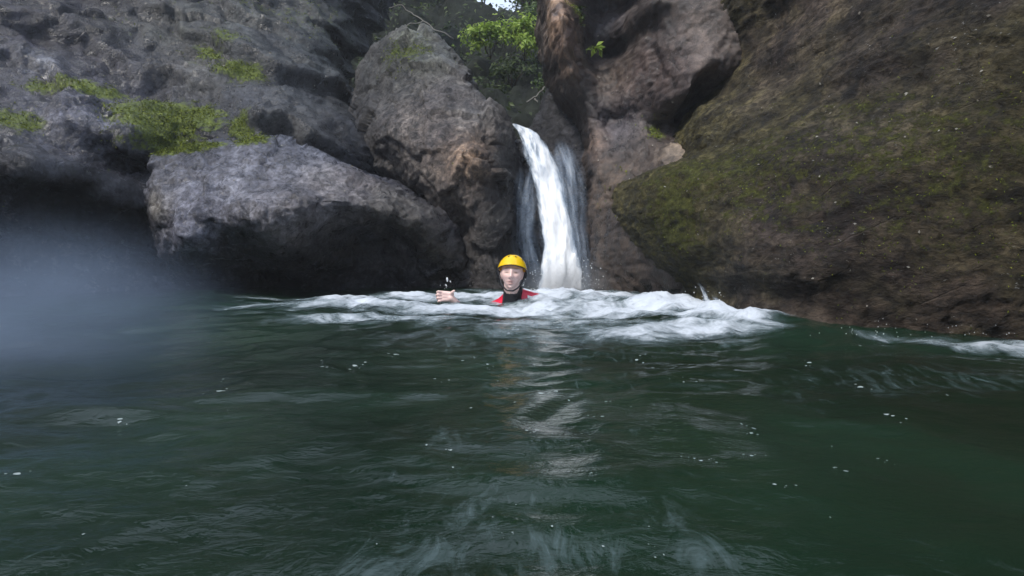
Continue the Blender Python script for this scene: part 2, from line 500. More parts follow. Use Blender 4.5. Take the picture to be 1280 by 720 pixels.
outcrop = relief('outcrop', M['rock'],
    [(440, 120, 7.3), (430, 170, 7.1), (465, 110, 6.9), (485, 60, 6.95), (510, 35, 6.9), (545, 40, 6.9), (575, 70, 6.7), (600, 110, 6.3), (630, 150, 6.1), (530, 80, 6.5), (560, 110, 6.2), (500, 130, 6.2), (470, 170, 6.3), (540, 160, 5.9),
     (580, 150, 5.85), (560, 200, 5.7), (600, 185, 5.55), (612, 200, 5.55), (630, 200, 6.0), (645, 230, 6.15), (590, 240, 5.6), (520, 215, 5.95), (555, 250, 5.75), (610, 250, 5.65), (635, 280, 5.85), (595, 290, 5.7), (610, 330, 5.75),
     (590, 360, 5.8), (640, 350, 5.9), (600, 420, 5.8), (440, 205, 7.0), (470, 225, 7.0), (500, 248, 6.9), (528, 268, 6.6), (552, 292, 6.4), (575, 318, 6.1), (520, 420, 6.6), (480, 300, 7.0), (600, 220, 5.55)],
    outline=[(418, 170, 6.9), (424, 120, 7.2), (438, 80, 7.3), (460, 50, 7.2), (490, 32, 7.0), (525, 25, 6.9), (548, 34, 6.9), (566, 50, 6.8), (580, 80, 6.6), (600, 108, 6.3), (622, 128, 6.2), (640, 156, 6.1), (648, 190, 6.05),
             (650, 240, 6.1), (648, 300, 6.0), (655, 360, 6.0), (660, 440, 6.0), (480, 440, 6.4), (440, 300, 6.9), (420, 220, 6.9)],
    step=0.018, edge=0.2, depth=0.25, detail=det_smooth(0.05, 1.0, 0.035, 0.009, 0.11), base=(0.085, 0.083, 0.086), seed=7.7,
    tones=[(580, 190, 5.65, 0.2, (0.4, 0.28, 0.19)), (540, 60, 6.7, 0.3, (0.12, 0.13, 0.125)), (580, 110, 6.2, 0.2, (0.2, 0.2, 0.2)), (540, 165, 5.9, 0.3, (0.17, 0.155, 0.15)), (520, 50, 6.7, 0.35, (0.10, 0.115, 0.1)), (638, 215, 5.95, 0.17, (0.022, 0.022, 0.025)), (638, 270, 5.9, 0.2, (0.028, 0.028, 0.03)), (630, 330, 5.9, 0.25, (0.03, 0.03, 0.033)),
           (435, 140, 6.9, 0.35, (0.03, 0.032, 0.04)), (455, 80, 7.0, 0.25, (0.05, 0.055, 0.058)), (600, 130, 6.2, 0.25, (0.2, 0.2, 0.2)), (560, 340, 5.8, 0.35, (0.04, 0.037, 0.037)), (590, 320, 5.7, 0.2, (0.05, 0.047, 0.047)), (550, 270, 5.7, 0.2, (0.16, 0.14, 0.13))],  # dark wet rock by the fall, plus painted shade at left and below
    moss=[(500, 60, 6.7, (0.35, 0.4, 0.25), 0.55), (560, 200, 5.7, (0.1, 0.2, 0.1), 0.25)],
    wet=[(640, 260, 5.9, 0.35)])

chute = relief('chute_wall', M['rock'],
    [(560, 150, 6.9), (660, 150, 6.8), (690, 110, 6.9), (780, 80, 7.0), (780, 150, 6.7), (640, 172, 6.5), (690, 180, 6.7), (740, 180, 6.5), (600, 220, 6.4), (660, 240, 6.3), (700, 240, 6.35), (730, 220, 6.3), (740, 300, 6.1), (700, 300, 6.25), (650, 300, 6.2),
     (620, 360, 6.0), (700, 370, 6.2), (780, 380, 5.9), (560, 380, 6.3), (720, 260, 6.25)],
    outline=[(560, 440, 6.3), (560, 185, 6.6), (630, 176, 6.5), (650, 168, 6.5), (668, 158, 6.6), (676, 140, 6.7), (684, 112, 6.9), (700, 80, 7.0), (800, 70, 7.0), (820, 440, 6.0)],
    step=0.02, edge=0.08, depth=0.08, detail=det_smooth(0.06, 1.0, 0.03, 0.01), base=(0.03, 0.031, 0.037), seed=2.9,
    tones=[(715, 190, 6.5, 0.15, (0.06, 0.065, 0.085)), (725, 300, 6.1, 0.25, (0.06, 0.06, 0.07))], wet=[(680, 250, 6.3, 0.9)])

pillar = relief('rock_pillar', M['rock_smooth'],
    [(676, -200, 5.9), (700, -120, 5.7), (760, -200, 6.6), (820, -200, 5.6), (960, -200, 5.0), (680, 20, 5.75), (697, 20, 5.5), (716, 20, 5.65), (729, 20, 6.15), (746, 15, 6.6), (776, 15, 6.6), (788, 15, 6.0), (802, 20, 5.5), (830, 20, 5.3), (860, 20, 5.1), (890, 10, 5.0),
     (684, 55, 5.75), (700, 55, 5.55), (718, 55, 5.75), (732, 60, 6.2), (755, 60, 6.4), (778, 60, 6.2), (792, 60, 5.7), (815, 60, 5.4), (845, 60, 5.15), (875, 70, 4.95), (905, 60, 4.97), (935, 70, 5.02), (960, 80, 5.1), (905, 95, 5.02), (930, 100, 5.1), (905, 128, 5.08), (696, 90, 5.8), (710, 90, 5.65), (725, 90, 5.85), (745, 95, 6.05), (770, 100, 6.0), (795, 100, 5.65), (825, 100, 5.35), (855, 105, 5.05), (885, 92, 5.0),
     (716, 130, 5.95), (730, 130, 5.8), (750, 128, 5.9), (780, 130, 5.75), (810, 130, 5.55), (838, 124, 5.25), (860, 124, 5.15), (845, 142, 5.6), (864, 144, 5.7), (886, 142, 5.2), (845, 160, 5.6), (864, 162, 5.7), (888, 160, 5.15), (845, 176, 5.4), (880, 176, 5.1), (828, 150, 5.6), (800, 165, 5.6), (765, 150, 5.95), (740, 165, 5.75),
     (738, 220, 5.65), (752, 220, 5.55), (780, 200, 5.6), (810, 186, 5.4), (835, 186, 5.2), (860, 186, 5.1), (790, 240, 5.3), (738, 300, 5.65), (760, 300, 5.4), (800, 300, 4.95), (840, 300, 4.55), (738, 380, 5.65), (770, 370, 5.35), (820, 370, 4.85), (850, 350, 4.45), (820, 430, 4.8), (900, 300, 4.3), (900, 380, 4.1), (900, 220, 4.6), (1010, 100, 5.4), (1000, 300, 5.2)],
    outline=[(683, -220, 5.8), (685, 0, 5.7), (690, 40, 5.75), (698, 75, 5.8), (711, 105, 5.9), (725, 135, 6.0), (739, 165, 5.95), (744, 200, 5.8), (741, 250, 5.8), (738, 310, 5.8), (735, 440, 5.8), (980, 440, 5.3), (1040, -220, 5.2)],
    step=0.015, edge=0.12, depth=0.15, detail=det_smooth(0.025, 1.1, 0.02, 0.006, 0.02), base=(0.068, 0.056, 0.05), seed=6.2, ybmax=1.6,
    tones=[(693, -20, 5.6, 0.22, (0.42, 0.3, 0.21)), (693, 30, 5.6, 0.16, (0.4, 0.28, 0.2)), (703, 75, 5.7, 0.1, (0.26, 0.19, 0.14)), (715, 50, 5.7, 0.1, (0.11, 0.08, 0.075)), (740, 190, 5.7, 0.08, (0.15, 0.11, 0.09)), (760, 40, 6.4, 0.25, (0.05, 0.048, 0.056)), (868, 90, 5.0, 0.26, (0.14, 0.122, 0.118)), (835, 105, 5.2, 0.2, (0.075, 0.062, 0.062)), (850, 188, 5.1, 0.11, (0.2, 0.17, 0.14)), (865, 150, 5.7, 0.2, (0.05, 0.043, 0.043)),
           (775, 155, 5.7, 0.16, (0.08, 0.08, 0.1)), (755, 245, 5.6, 0.15, (0.12, 0.09, 0.068)), (800, 320, 5.4, 0.4, (0.055, 0.044, 0.037)), (740, 180, 5.9, 0.1, (0.16, 0.12, 0.1)), (810, 90, 5.4, 0.2, (0.11, 0.085, 0.08))],  # lit column edge, lit facet and the hollow's shade are painted in
    moss=[(822, 155, 5.5, (0.08, 0.2, 0.12), 0.7), (722, 16, 6.0, (0.1, 0.3, 0.1), 0.6), (770, 250, 5.6, (0.15, 0.2, 0.2), 0.35)],
    wet=[(740, 280, 5.7, 0.4), (780, 150, 5.7, 0.3)])

overhang = relief('mossy_cliff', M['rock_layered'],
    [(885, -200, 5.0), (1000, -200, 4.3), (1280, -200, 2.8), (1500, -200, 2.5), (890, 10, 5.1), (915, 40, 5.0), (1000, 50, 4.15), (945, 65, 4.75), (975, 95, 4.35), (950, 125, 4.3), (1040, 110, 3.6), (1100, 60, 3.3), (1190, 40, 2.95), (1000, 0, 4.35), (1280, 0, 2.7), (1280, 100, 2.65), (1450, 100, 2.5), (920, 135, 4.4), (915, 180, 4.05), (850, 215, 4.0),
     (820, 250, 4.15), (880, 220, 3.75), (1000, 180, 3.3), (1100, 160, 3.05), (950, 240, 3.4), (860, 290, 3.85), (900, 300, 3.5), (1000, 300, 3.0), (1100, 300, 2.82), (1200, 250, 2.7), (1280, 300, 2.58), (1450, 300, 2.3), (868, 350, 4.0), (910, 385, 3.55), (960, 405, 3.0),
     (1000, 405, 2.92), (1050, 412, 2.85), (1100, 416, 2.8), (1180, 420, 2.72), (1280, 424, 2.6), (1450, 440, 2.35), (960, 350, 3.15), (1050, 360, 2.88), (1100, 360, 2.8), (1190, 360, 2.68), (1100, 470, 2.85), (1280, 480, 2.65), (1500, 500, 2.3), (1000, 480, 2.98), (900, 430, 3.5)],
    outline=[(872, -220, 5.1), (878, 0, 5.1), (890, 30, 5.05), (914, 62, 5.02), (924, 80, 4.98), (908, 98, 4.9), (892, 116, 4.75), (884, 140, 4.5), (890, 160, 4.3), (906, 172, 4.05), (880, 186, 4.05), (848, 195, 4.1), (820, 206, 4.1),
             (807, 222, 4.15), (806, 245, 4.15), (815, 278, 4.1), (830, 312, 4.1), (848, 340, 4.1), (870, 362, 4.0), (905, 390, 3.6), (950, 414, 3.0), (960, 500, 3.0), (1560, 560, 2.3), (1560, -220, 2.7)],
    zr=(-0.45, 3.0), step=0.014, edge=0.16, depth=0.2, detail=det_layer(0.022), base=(0.078, 0.074, 0.032), seed=3.3, ybmax=1.7,
    tones=[(1000, 20, 4.2, 0.4, (0.085, 0.07, 0.06)), (930, 60, 4.1, 0.2, (0.1, 0.085, 0.08)), (1150, 40, 3.2, 0.4, (0.055, 0.047, 0.04)), (960, 390, 3.1, 0.25, (0.075, 0.068, 0.065)), (1150, 380, 2.7, 0.4, (0.05, 0.04, 0.032)), (1040, 180, 3.2, 0.15, (0.1, 0.09, 0.07)), (1000, 270, 3.0, 0.3, (0.055, 0.045, 0.04))] + [(886 + 76 * f, 16 + 84 * f, 4.78 - 0.5 * f, 0.03, (0.42, 0.4, 0.37)) for f in (0.0, 0.06, 0.1, 0.2, 0.26, 0.3, 0.5, 0.56, 0.62, 0.7, 0.76, 0.82, 0.86, 0.9, 0.95)],  # pale dots at the end paint the ledge's lit edge and debris
    moss=[(840, 230, 4.0, (0.3, 0.5, 0.25), 0.62), (835, 290, 4.0, (0.2, 0.4, 0.3), 1.0), (950, 230, 3.5, (0.6, 0.8, 0.4), 0.5), (1180, 220, 2.9, (0.9, 0.9, 0.5), 0.5), (1090, 125, 3.2, (0.35, 0.4, 0.08), 0.46), (1060, 195, 3.1, (0.15, 0.3, 0.05), 0.5)],
    wet=[(960, 390, 3.1, 0.3)])

tag(cliff, 'dark bluish cliff with mossy ledges above the pale grey boulder', 'cliff')
tag(boulder, 'pale grey rounded boulder with moss on its top and a dark undercut at the water', 'boulder')
tag(outcrop, 'tall grey outcrop with an orange-brown face, forming one side of the waterfall', 'rock')
tag(chute, 'black wet rock wall directly behind the falling water', 'rock wall')
tag(pillar, 'brown rock pillar with an orange edge and a dark hollow, between waterfall and mossy cliff', 'rock')
tag(overhang, 'large olive-brown mossy cliff bulging over the pool', 'cliff')
#PART2
chute.name = 'wet_rock_wall'
for o in (cliff, boulder, outcrop, chute, pillar, overhang): o['kind'] = 'thing'
from mathutils.bvhtree import BVHTree
ROCKS = (cliff, boulder, outcrop, chute, pillar, overhang)
_bv, _bf = [], []
for o in ROCKS:
    k = len(_bv)
    _bv += [v.co.copy() for v in o.data.vertices]
    _bf += [tuple(i + k for i in p.vertices) for p in o.data.polygons]
BVH = BVHTree.FromPolygons(_bv, _bf)

def surf(px, py, lift=0.0):
    d = Vector(ray(px, py)).normalized()
    h = BVH.ray_cast(Vector(CAM), d)
    if h[0] is None: return None, None
    n = h[1] if h[1].dot(d) < 0 else -h[1]
    return np.array(h[0] + n * lift), np.array(n)

# ------------------------------------------------------------------ water
def lumps(x, y, L):
    s = np.zeros_like(x)
    for px, py, rx, ry, k in L:
        c = onwater(px, py)
        s = np.maximum(s, k * np.exp(-(((x - c[0]) / rx) ** 2 + ((y - c[1]) / ry) ** 2)))
    return s

MOUNDS = [(705, 376, 0.35, 0.35, 0.05), (770, 382, 0.3, 0.3, 0.05), (832, 386, 0.32, 0.35, 0.07), (905, 402, 0.4, 0.35, 0.035), (868, 394, 0.25, 0.3, 0.05), (540, 384, 0.4, 0.3, 0.02), (450, 384, 0.5, 0.3, 0.025)]
def water_z(x, y):
    P = np.c_[x, y, np.zeros_like(x)]
    W = P + 0.25 * np.c_[fbm(P * 0.9 + 3, 3), fbm(P * 0.9 + 40, 3), np.zeros_like(x)]
    z = 0.030 * fbm(W * np.array([0.8, 1.25, 1]), 3)
    z += 0.011 * (ridged(W * np.array([2.0, 3.1, 1]) + 7, 3) - 1.2)
    z += 0.0048 * fbm(W * np.array([6.0, 8.5, 1]) + 11, 3)
    # a smooth swell running out from the fall
    r = np.hypot(x - 0.3, y - 5.6)
    z += 0.02 * np.cos((r - 2.75) * 3.2) * np.exp(-((r - 2.7) / 1.3) ** 2)
    m = lumps(x, y, MOUNDS)
    z += m * (1 + 0.45 * fbm(P * 5.0 + 2, 4)) 
    turb = np.clip(lumps(x, y, [(705, 378, 1.0, 0.8, 1), (830, 392, 0.6, 0.6, 1), (905, 402, 0.5, 0.5, 1), (500, 384, 1.0, 0.6, 0.6)]), 0, 1)
    z += turb * 0.03 * fbm(P * 4.3 + 21, 4)
    near = sstep(1.4, 0.3, y)
    z = z - 0.028 * np.exp(-((x - 0.03) / 0.28) ** 2 - ((y - 4.1) / 0.45) ** 2) - 0.022 * np.exp(-((x + 0.45) / 0.2) ** 2 - ((y - 4.05) / 0.4) ** 2)
    return z * (1 - 0.45 * near)

FOAM = [(340, 373, 0.5, 0.3, 0.6), (430, 372, 0.6, 0.4, 0.9), (520, 371, 0.6, 0.5, 1.0), (600, 370, 0.6, 0.6, 1.1), (760, 372, 0.5, 0.5, 1.1), (700, 372, 0.75, 0.7, 1.3), (640, 385, 0.9, 0.55, 1.05), (560, 384, 0.8, 0.45, 1.0), (470, 384, 0.8, 0.42, 0.95), (400, 386, 0.55, 0.4, 0.8), (350, 383, 0.55, 0.5, 0.62), (440, 402, 0.6, 0.28, 0.78), (520, 404, 0.5, 0.3, 0.72), (330, 398, 0.4, 0.2, 0.45),
        (700, 410, 0.75, 0.4, 0.68), (780, 390, 0.6, 0.6, 1.05), (840, 388, 0.5, 0.5, 1.2), (900, 404, 0.34, 0.4, 1.15), (860, 416, 0.5, 0.3, 0.95), (940, 416, 0.2, 0.18, 0.8), (640, 420, 0.5, 0.25, 0.6), (790, 420, 0.5, 0.28, 0.78),
        (1090, 420, 0.25, 0.12, 0.62), (1170, 424, 0.25, 0.12, 0.66), (1250, 428, 0.25, 0.15, 0.86), (1340, 434, 0.3, 0.16, 0.95)]
AER = [(640, 600, 0.5, 0.5, 0.42), (560, 550, 0.07, 0.09, 0.9), (520, 690, 0.12, 0.09, 1.0), (600, 640, 0.1, 0.12, 0.85), (450, 710, 0.1, 0.07, 0.9), (700, 690, 0.07, 0.09, 1.0), (760, 690, 0.06, 0.08, 0.85), (870, 690, 0.09, 0.08, 0.9), (830, 650, 0.08, 0.08, 0.75), (700, 560, 0.12, 0.12, 0.55), (800, 540, 0.12, 0.12, 0.5),
       (930, 568, 0.08, 0.04, 0.75), (690, 488, 0.07, 0.1, 0.9), (620, 480, 0.25, 0.3, 0.5), (720, 470, 0.3, 0.3, 0.6), (1100, 470, 0.35, 0.3, 0.8), (1230, 470, 0.3, 0.3, 0.8), (1000, 490, 0.2, 0.25, 0.6), (680, 430, 0.9, 0.5, 0.8), (300, 640, 0.15, 0.08, 0.4), (110, 690, 0.14, 0.05, 0.4), (640, 720, 0.25, 0.05, 0.7)]

def axis(a, b, step, far, grow=1.25):
    mid = list(np.arange(a, b, step)); lo, hi = [], []
    s, p = step, a
    while p > -far: s *= grow; p -= s; lo.append(p)
    s, p = step, b
    while p < far: s *= grow; p += s; hi.append(p)
    return np.array(lo[::-1] + mid + hi)
def grid_mesh(xs, ys):
    X, Y = np.meshgrid(xs, ys); nx, ny = len(xs), len(ys)
    idx = np.arange(nx * ny).reshape(ny, nx)
    Fc = np.stack([idx[:-1, :-1].ravel(), idx[:-1, 1:].ravel(), idx[1:, 1:].ravel(), idx[1:, :-1].ravel()], 1)
    return X.ravel(), Y.ravel(), Fc

t = NT('pool_water')
v = t.obj()
aer = t.at('aer')
sn = t.noise(t.obj((9, 3.6, 1)), 1.6, 8, 0.68, 2.2)
am = t.mapr(t.math('ADD', t.math('MULTIPLY', aer, 0.55), t.math('MULTIPLY', t.math('SUBTRACT', sn, 0.6), 1.7)), 0.12, 0.75)
cl = t.noise(v, 0.9, 4, 0.5)
deep = t.mix(t.mapr(cl, 0.35, 0.65), (0.004, 0.0115, 0.006), (0.009, 0.026, 0.0145))
wc = t.mix(t.math('MULTIPLY', am, 0.55), deep, (0.11, 0.16, 0.17))
rp = t.noise(t.obj((1, 1.7, 1)), 16, 5, 0.6, 0.6)
rp2 = t.noise(t.obj((1, 1.5, 1)), 60, 3, 0.5)
nb = t.bump(t.math('ADD', rp, t.math('MULTIPLY', rp2, 0.2)), 0.32, 0.012)
t.bsdf(wc, t.math('ADD', t.math('MULTIPLY', am, 0.3), 0.07), 0.5, nb, IOR=1.33)
M['water'] = t.m

xs = axis(-4.6, 3.4, 0.02, 45); ys = axis(0.1, 7.0, 0.016, 45)
X, Y, Fc = grid_mesh(xs, ys)
Z = water_z(X, Y)
far = sstep(8, 14, np.hypot(X, Y - 3)); Z *= 1 - far
water = mesh_obj('water', np.c_[X, Y, Z], Fc, M['water'])
P = np.c_[X, Y, 0 * X]
attr(water, 'aer', lumps(X, Y, AER))
tag(water, kind='structure')

# whitewater: a thick churned layer lying on the pool
t = NT('whitewater')
fd = t.at('foam')
fn = t.noise(t.obj((1, 1, 1)), 3.4, 8, 0.66, 0.8)
fn2 = t.noise(t.obj((1, 1, 1)), 22, 5, 0.7)
am = t.math('ADD', fd, t.math('MULTIPLY', t.math('SUBTRACT', fn, 0.5), 1.5))
am = t.math('ADD', am, t.math('MULTIPLY', t.math('SUBTRACT', fn2, 0.5), 0.5))
al = t.mapr(am, 0.3, 1.1, 0.0, 0.97)
fc = t.mix(t.mapr(am, 0.45, 1.0), (0.22, 0.3, 0.33), (0.6, 0.65, 0.71))
fb = t.bsdf(fc, 0.55, 0.3, t.bump(t.math('ADD', fn, t.math('MULTIPLY', fn2, 0.4)), 0.5, 0.05), Alpha=al)
fb.inputs['Subsurface Weight'].default_value = 0.0
M['foam'] = t.m
xs = np.arange(-2.6, 3.0, 0.018); ys = np.arange(2.0, 6.3, 0.018)
X, Y, Fc = grid_mesh(xs, ys)
D = lumps(X, Y, FOAM)
P = np.c_[X, Y, 0 * X]
Z = water_z(X, Y) + 0.006 + (0.03 - 0.027 * np.exp(-((X - 0.02) / 0.3) ** 2 - ((Y - 4.15) / 0.45) ** 2) - 0.024 * np.exp(-((X + 0.45) / 0.22) ** 2 - ((Y - 4.1) / 0.4) ** 2)) * sstep(0.5, 1.1, D) * np.clip(0.6 + fbm(P * 6 + 4, 4), 0, 2) - 0.012 * sstep(0.25, 0.1, D)
keep = D[Fc].max(1) > 0.12
Fc = Fc[keep]; used = np.zeros(len(X), bool); used[Fc.ravel()] = True; rm = np.cumsum(used) - 1
foam = mesh_obj('foam', np.c_[X, Y, Z][used], rm[Fc], M['foam'])
attr(foam, 'foam', D[used])
tag(foam, 'white churned foam spreading from the foot of the waterfall', 'foam', kind='stuff')

# loose flecks of foam drifting on the pool
M['fleck'] = simple('foam_fleck', (0.28, 0.33, 0.33), 0.6, 0.1)
mb = MB()
def fleck(c, a, b, rot, n=9):
    v, th0 = [], random.random()
    ring = []
    for j in range(n):
        th = 2 * math.pi * j / n; r = random.uniform(0.55, 1.25)
        q = np.array([math.cos(th) * a * r, math.sin(th) * b * r]); cr, sr = math.cos(rot), math.sin(rot)
        ring.append((c[0] + q[0] * cr - q[1] * sr, c[1] + q[0] * sr + q[1] * cr))
    zz = water_z(np.array([p[0] for p in ring] + [c[0]]), np.array([p[1] for p in ring] + [c[1]]))
    v = [(p[0], p[1], z + 0.0012) for p, z in zip(ring, zz[:-1])] + [(c[0], c[1], zz[-1] + 0.0016)]
    mb.add(v, [(j, (j + 1) % n, n) for j in range(n)])
for px, py, s in [(495, 443, 1.3), (278, 492, 1.6), (150, 530, 1.4), (410, 463, 1.2), (440, 457, 1.2), (455, 455, .8), (690, 488, 1.4), (985, 614, 1.1), (1050, 582, 1.2), (20, 597, 1.5), (940, 570, 1.2), (270, 476, .6), (590, 445, .9), (604, 452, .8), (620, 470, .7), (800, 440, 1), (820, 455, 1.1),
                  (850, 470, .9), (640, 470, .7), (770, 500, .8), (745, 520, .9), (560, 470, .8), (1075, 475, 1.6), (1120, 520, 1.6), (1010, 452, 1), (925, 525, 1.3), (940, 540, 1), (890, 580, .8), (870, 575, .9), (660, 545, 1.0), (680, 545, .9), (735, 543, 1), (1105, 562, .7), (560, 565, .7), (745, 606, .6), (810, 690, .5), (640, 665, .5)]:
    c = onwater(px, py); k = c[1]
    [fleck(c + np.array([random.gauss(0, 0.009 * k), random.gauss(0, 0.012 * k), 0]), 0.0038 * s * k ** 0.9 * f_, 0.003 * s * k * f_, random.uniform(-0.3, 0.6), 8) for f_ in (1.0, 0.6, 0.45, 0.3)]
for k in range(24):
    py = 432 + 270 * random.random() ** 2.2; px = random.gauss(660, 240)
    c = onwater(px, py); s = random.uniform(0.25, 0.6)
    if c[1] < 0.5: continue
    fleck(c, 0.0045 * s * c[1], 0.007 * s * c[1], random.uniform(-0.3, 0.6), 7)
flecks = mb.build('foam_flecks', M['fleck'])
tag(flecks, 'small white flecks of foam drifting over the dark green pool', 'foam', kind='stuff')

# ------------------------------------------------------------------ waterfall
def fall_mat(name, su, sv, lo, hi, amax, col=(0.88, 0.91, 0.94)):
    t = NT(name)
    uv = t.n('ShaderNodeUVMap', uv_map='flow')
    mp = t.n('ShaderNodeMapping'); mp.inputs['Scale'].default_value = (su, sv, 1); t.l(uv.outputs[0], mp.inputs[0])
    n1 = t.noise(mp.outputs[0], 1.0, 7, 0.62, 0.5)
    mp2 = t.n('ShaderNodeMapping'); mp2.inputs['Scale'].default_value = (su * 3.3, sv * 2.2, 1); t.l(uv.outputs[0], mp2.inputs[0])
    n2 = t.noise(mp2.outputs[0], 1.0, 5, 0.6, 0.3)
    s = t.math('ADD', t.at('dens'), t.math('MULTIPLY', t.math('SUBTRACT', n1, 0.5), 1.3))
    s = t.math('ADD', s, t.math('MULTIPLY', t.math('SUBTRACT', n2, 0.5), 0.6))
    al = t.mapr(s, lo, hi, 0, amax)
    c = t.mix(t.mapr(t.math('ADD', s, t.math('MULTIPLY', t.math('SUBTRACT', n2, 0.5), 1.2)), lo, hi + 0.35), (col[0] * .36, col[1] * .45, col[2] * .56), col)
    b = t.bsdf(c, 0.4, 0.4, t.bump(n1, 0.5, 0.03), Alpha=al)
    tr = t.n('ShaderNodeBsdfTranslucent'); t.l(c, tr.inputs[0])
    return t.m
M['jet'] = fall_mat('falling_water', 7, 2.2, 0.25, 0.8, 1.0)
M['veil'] = fall_mat('thin_falling_water', 10, 1.0, 0.12, 1.25, 0.62, (0.62, 0.7, 0.8))

M['strand'] = fall_mat('broken_running_water', 60, 6, 0.35, 0.75, 0.8, (0.8, 0.85, 0.9))

def sheet(name, rows, mat, parent, nu=26, nv=110, bulge=0.08, amp=0.03, dens=None, seed=0.0):
    """rows: (left px, right px, py, Y); a rounded sheet of falling water following them"""
    rows = np.array(rows, float); s = np.linspace(0, len(rows) - 1, nv)
    ip = [np.interp(s, np.arange(len(rows)), rows[:, k]) for k in range(rows.shape[1])]
    for k in range(len(ip)):   # round the path
        for _ in range(6): ip[k][1:-1] = (ip[k][:-2] + 2 * ip[k][1:-1] + ip[k][2:]) / 4
    V, U, L = [], [], 0
    for i in range(nv):
        a = at(ip[0][i], ip[2][i], ip[4 if rows.shape[1] > 4 else 3][i]); b = at(ip[1][i], ip[3][i] if rows.shape[1] > 4 else ip[2][i], ip[4 if rows.shape[1] > 4 else 3][i])
        if i: L += np.linalg.norm((a + b) / 2 - prev)
        prev = (a + b) / 2
        for j in range(nu):
            u = j / (nu - 1); q = a + (b - a) * u
            q = q + np.array([0, -bulge * math.sqrt(max(0, 1 - (2 * u - 1) ** 2)), 0])
            V.append(q); U.append((u * np.linalg.norm(b - a) + seed, L + seed * 3.1, i / (nv - 1), u))
    V = np.array(V); U = np.array(U)
    n = fbm(np.c_[U[:, 0] * 9, U[:, 1] * 2.2, U[:, 1] * 0 + seed], 4)
    n2 = fbm(np.c_[U[:, 0] * 9 + 40, U[:, 1] * 2.2, U[:, 1] * 0 + seed], 4)
    V[:, 1] -= amp * n; V[:, 0] += amp * 0.8 * n2
    idx = np.arange(nv * nu).reshape(nv, nu)
    Fc = np.stack([idx[:-1, :-1].ravel(), idx[1:, :-1].ravel(), idx[1:, 1:].ravel(), idx[:-1, 1:].ravel()], 1)
    V = V - np.array(parent.location)
    o = mesh_obj(name, V, Fc, mat, parent)
    uvl = o.data.uv_layers.new(name='flow')
    li = np.empty(len(o.data.loops), np.int32); o.data.loops.foreach_get('vertex_index', li)
    uvl.data.foreach_set('uv', U[li][:, :2].astype(np.float32).ravel())
    attr(o, 'dens', dens(U[:, 2], U[:, 3]))
    return o
wf = empty('waterfall', (0.5, 5.9, 0))
tag(wf, 'white waterfall pouring through a narrow gap between two rocks into the pool', 'waterfall')
ROWS = [(640, 646, 156, 157, 6.5), (643, 664, 164, 162, 6.45), (647, 681, 175, 172, 6.4), (653, 697, 198, 196, 6.3), (661, 705, 225, 222, 6.22), (668, 711, 252, 250, 6.12), (674, 716, 280, 280, 6.02), (676, 722, 310, 310, 5.92), (674, 729, 340, 340, 5.84), (668, 739, 374, 374, 5.76), (660, 748, 392, 392, 5.72)]
sheet('main_jet', ROWS, M['jet'], wf, dens=lambda v, u: 0.52 + 0.5 * v + 0.35 * (1 - (2 * u - 1) ** 2) - 0.35 * np.exp(-((u - 0.45) / 0.2) ** 2) * sstep(0.55, 0.15, v) - 0.9 * np.abs(2 * u - 1) ** 4, seed=0.3)
ROWS2 = [(a + 5, b - 4, c, d, Yq + 0.06) for a, b, c, d, Yq in ROWS]
sheet('inner_jet', ROWS2, M['jet'], wf, bulge=0.05, dens=lambda v, u: 0.35 + 0.9 * v - 0.6 * np.abs(2 * u - 1) ** 4, seed=1.7)
sheet('side_veil', [(644, 668, 180, 180, 6.2), (640, 674, 220, 225, 6.05), (634, 680, 260, 262, 5.95), (634, 686, 300, 300, 5.88), (642, 692, 335, 335, 5.83), (650, 694, 378, 378, 5.78)], M['veil'], wf, bulge=0.03, dens=lambda v, u: 0.5 - 0.5 * np.abs(2 * u - 1) ** 2 + 0.12 * u - 0.8 * sstep(0.25, 0.0, v), seed=3.1)
sheet('side_veil', [(680, 712, 160, 160, 6.5), (690, 722, 190, 190, 6.35), (698, 732, 225, 225, 6.12), (704, 737, 260, 260, 6.0), (708, 740, 300, 300, 5.9), (712, 742, 340, 340, 5.83), (714, 744, 378, 378, 5.78)], M['veil'], wf, bulge=0.03, dens=lambda v, u: 0.75 - 0.5 * np.abs(2 * u - 1) ** 2 - 0.9 * sstep(0.22, 0.0, v), seed=5.3)
# small runnel off the mossy cliff
def trickle(px0, py0, px1, py1, w, seed):
    rows = []
    for k in range(7):
        f = k / 6; px = px0 + (px1 - px0) * f ** 0.8; py = py0 + (py1 - py0) * f
        q, n = surf(px, py)
        rows.append((px - w * (0.5 + f), px + w * (0.5 + f), py, (q[1] if q is not None else 3.9) - 0.06))
    return [(a, b, c, y + 0.02) for a, b, c, y in rows]
tr = empty('runnel', at(885, 370, 3.9)); tag(tr, 'small pale runnel splashing off the foot of the mossy cliff into the foam', 'runnel')
sheet('water_strand', trickle(872, 352, 893, 396, 9, 1), M['strand'], tr, nu=10, nv=30, bulge=0.01, amp=0.012, dens=lambda v, u: 0.35 + 0.6 * v - 0.5 * np.abs(2 * u - 1) ** 2, seed=8.0)
sheet('water_strand', trickle(886, 360, 905, 396, 7, 2), M['strand'], tr, nu=10, nv=30, bulge=0.01, amp=0.012, dens=lambda v, u: 0.3 + 0.6 * v - 0.5 * np.abs(2 * u - 1) ** 2, seed=9.0)

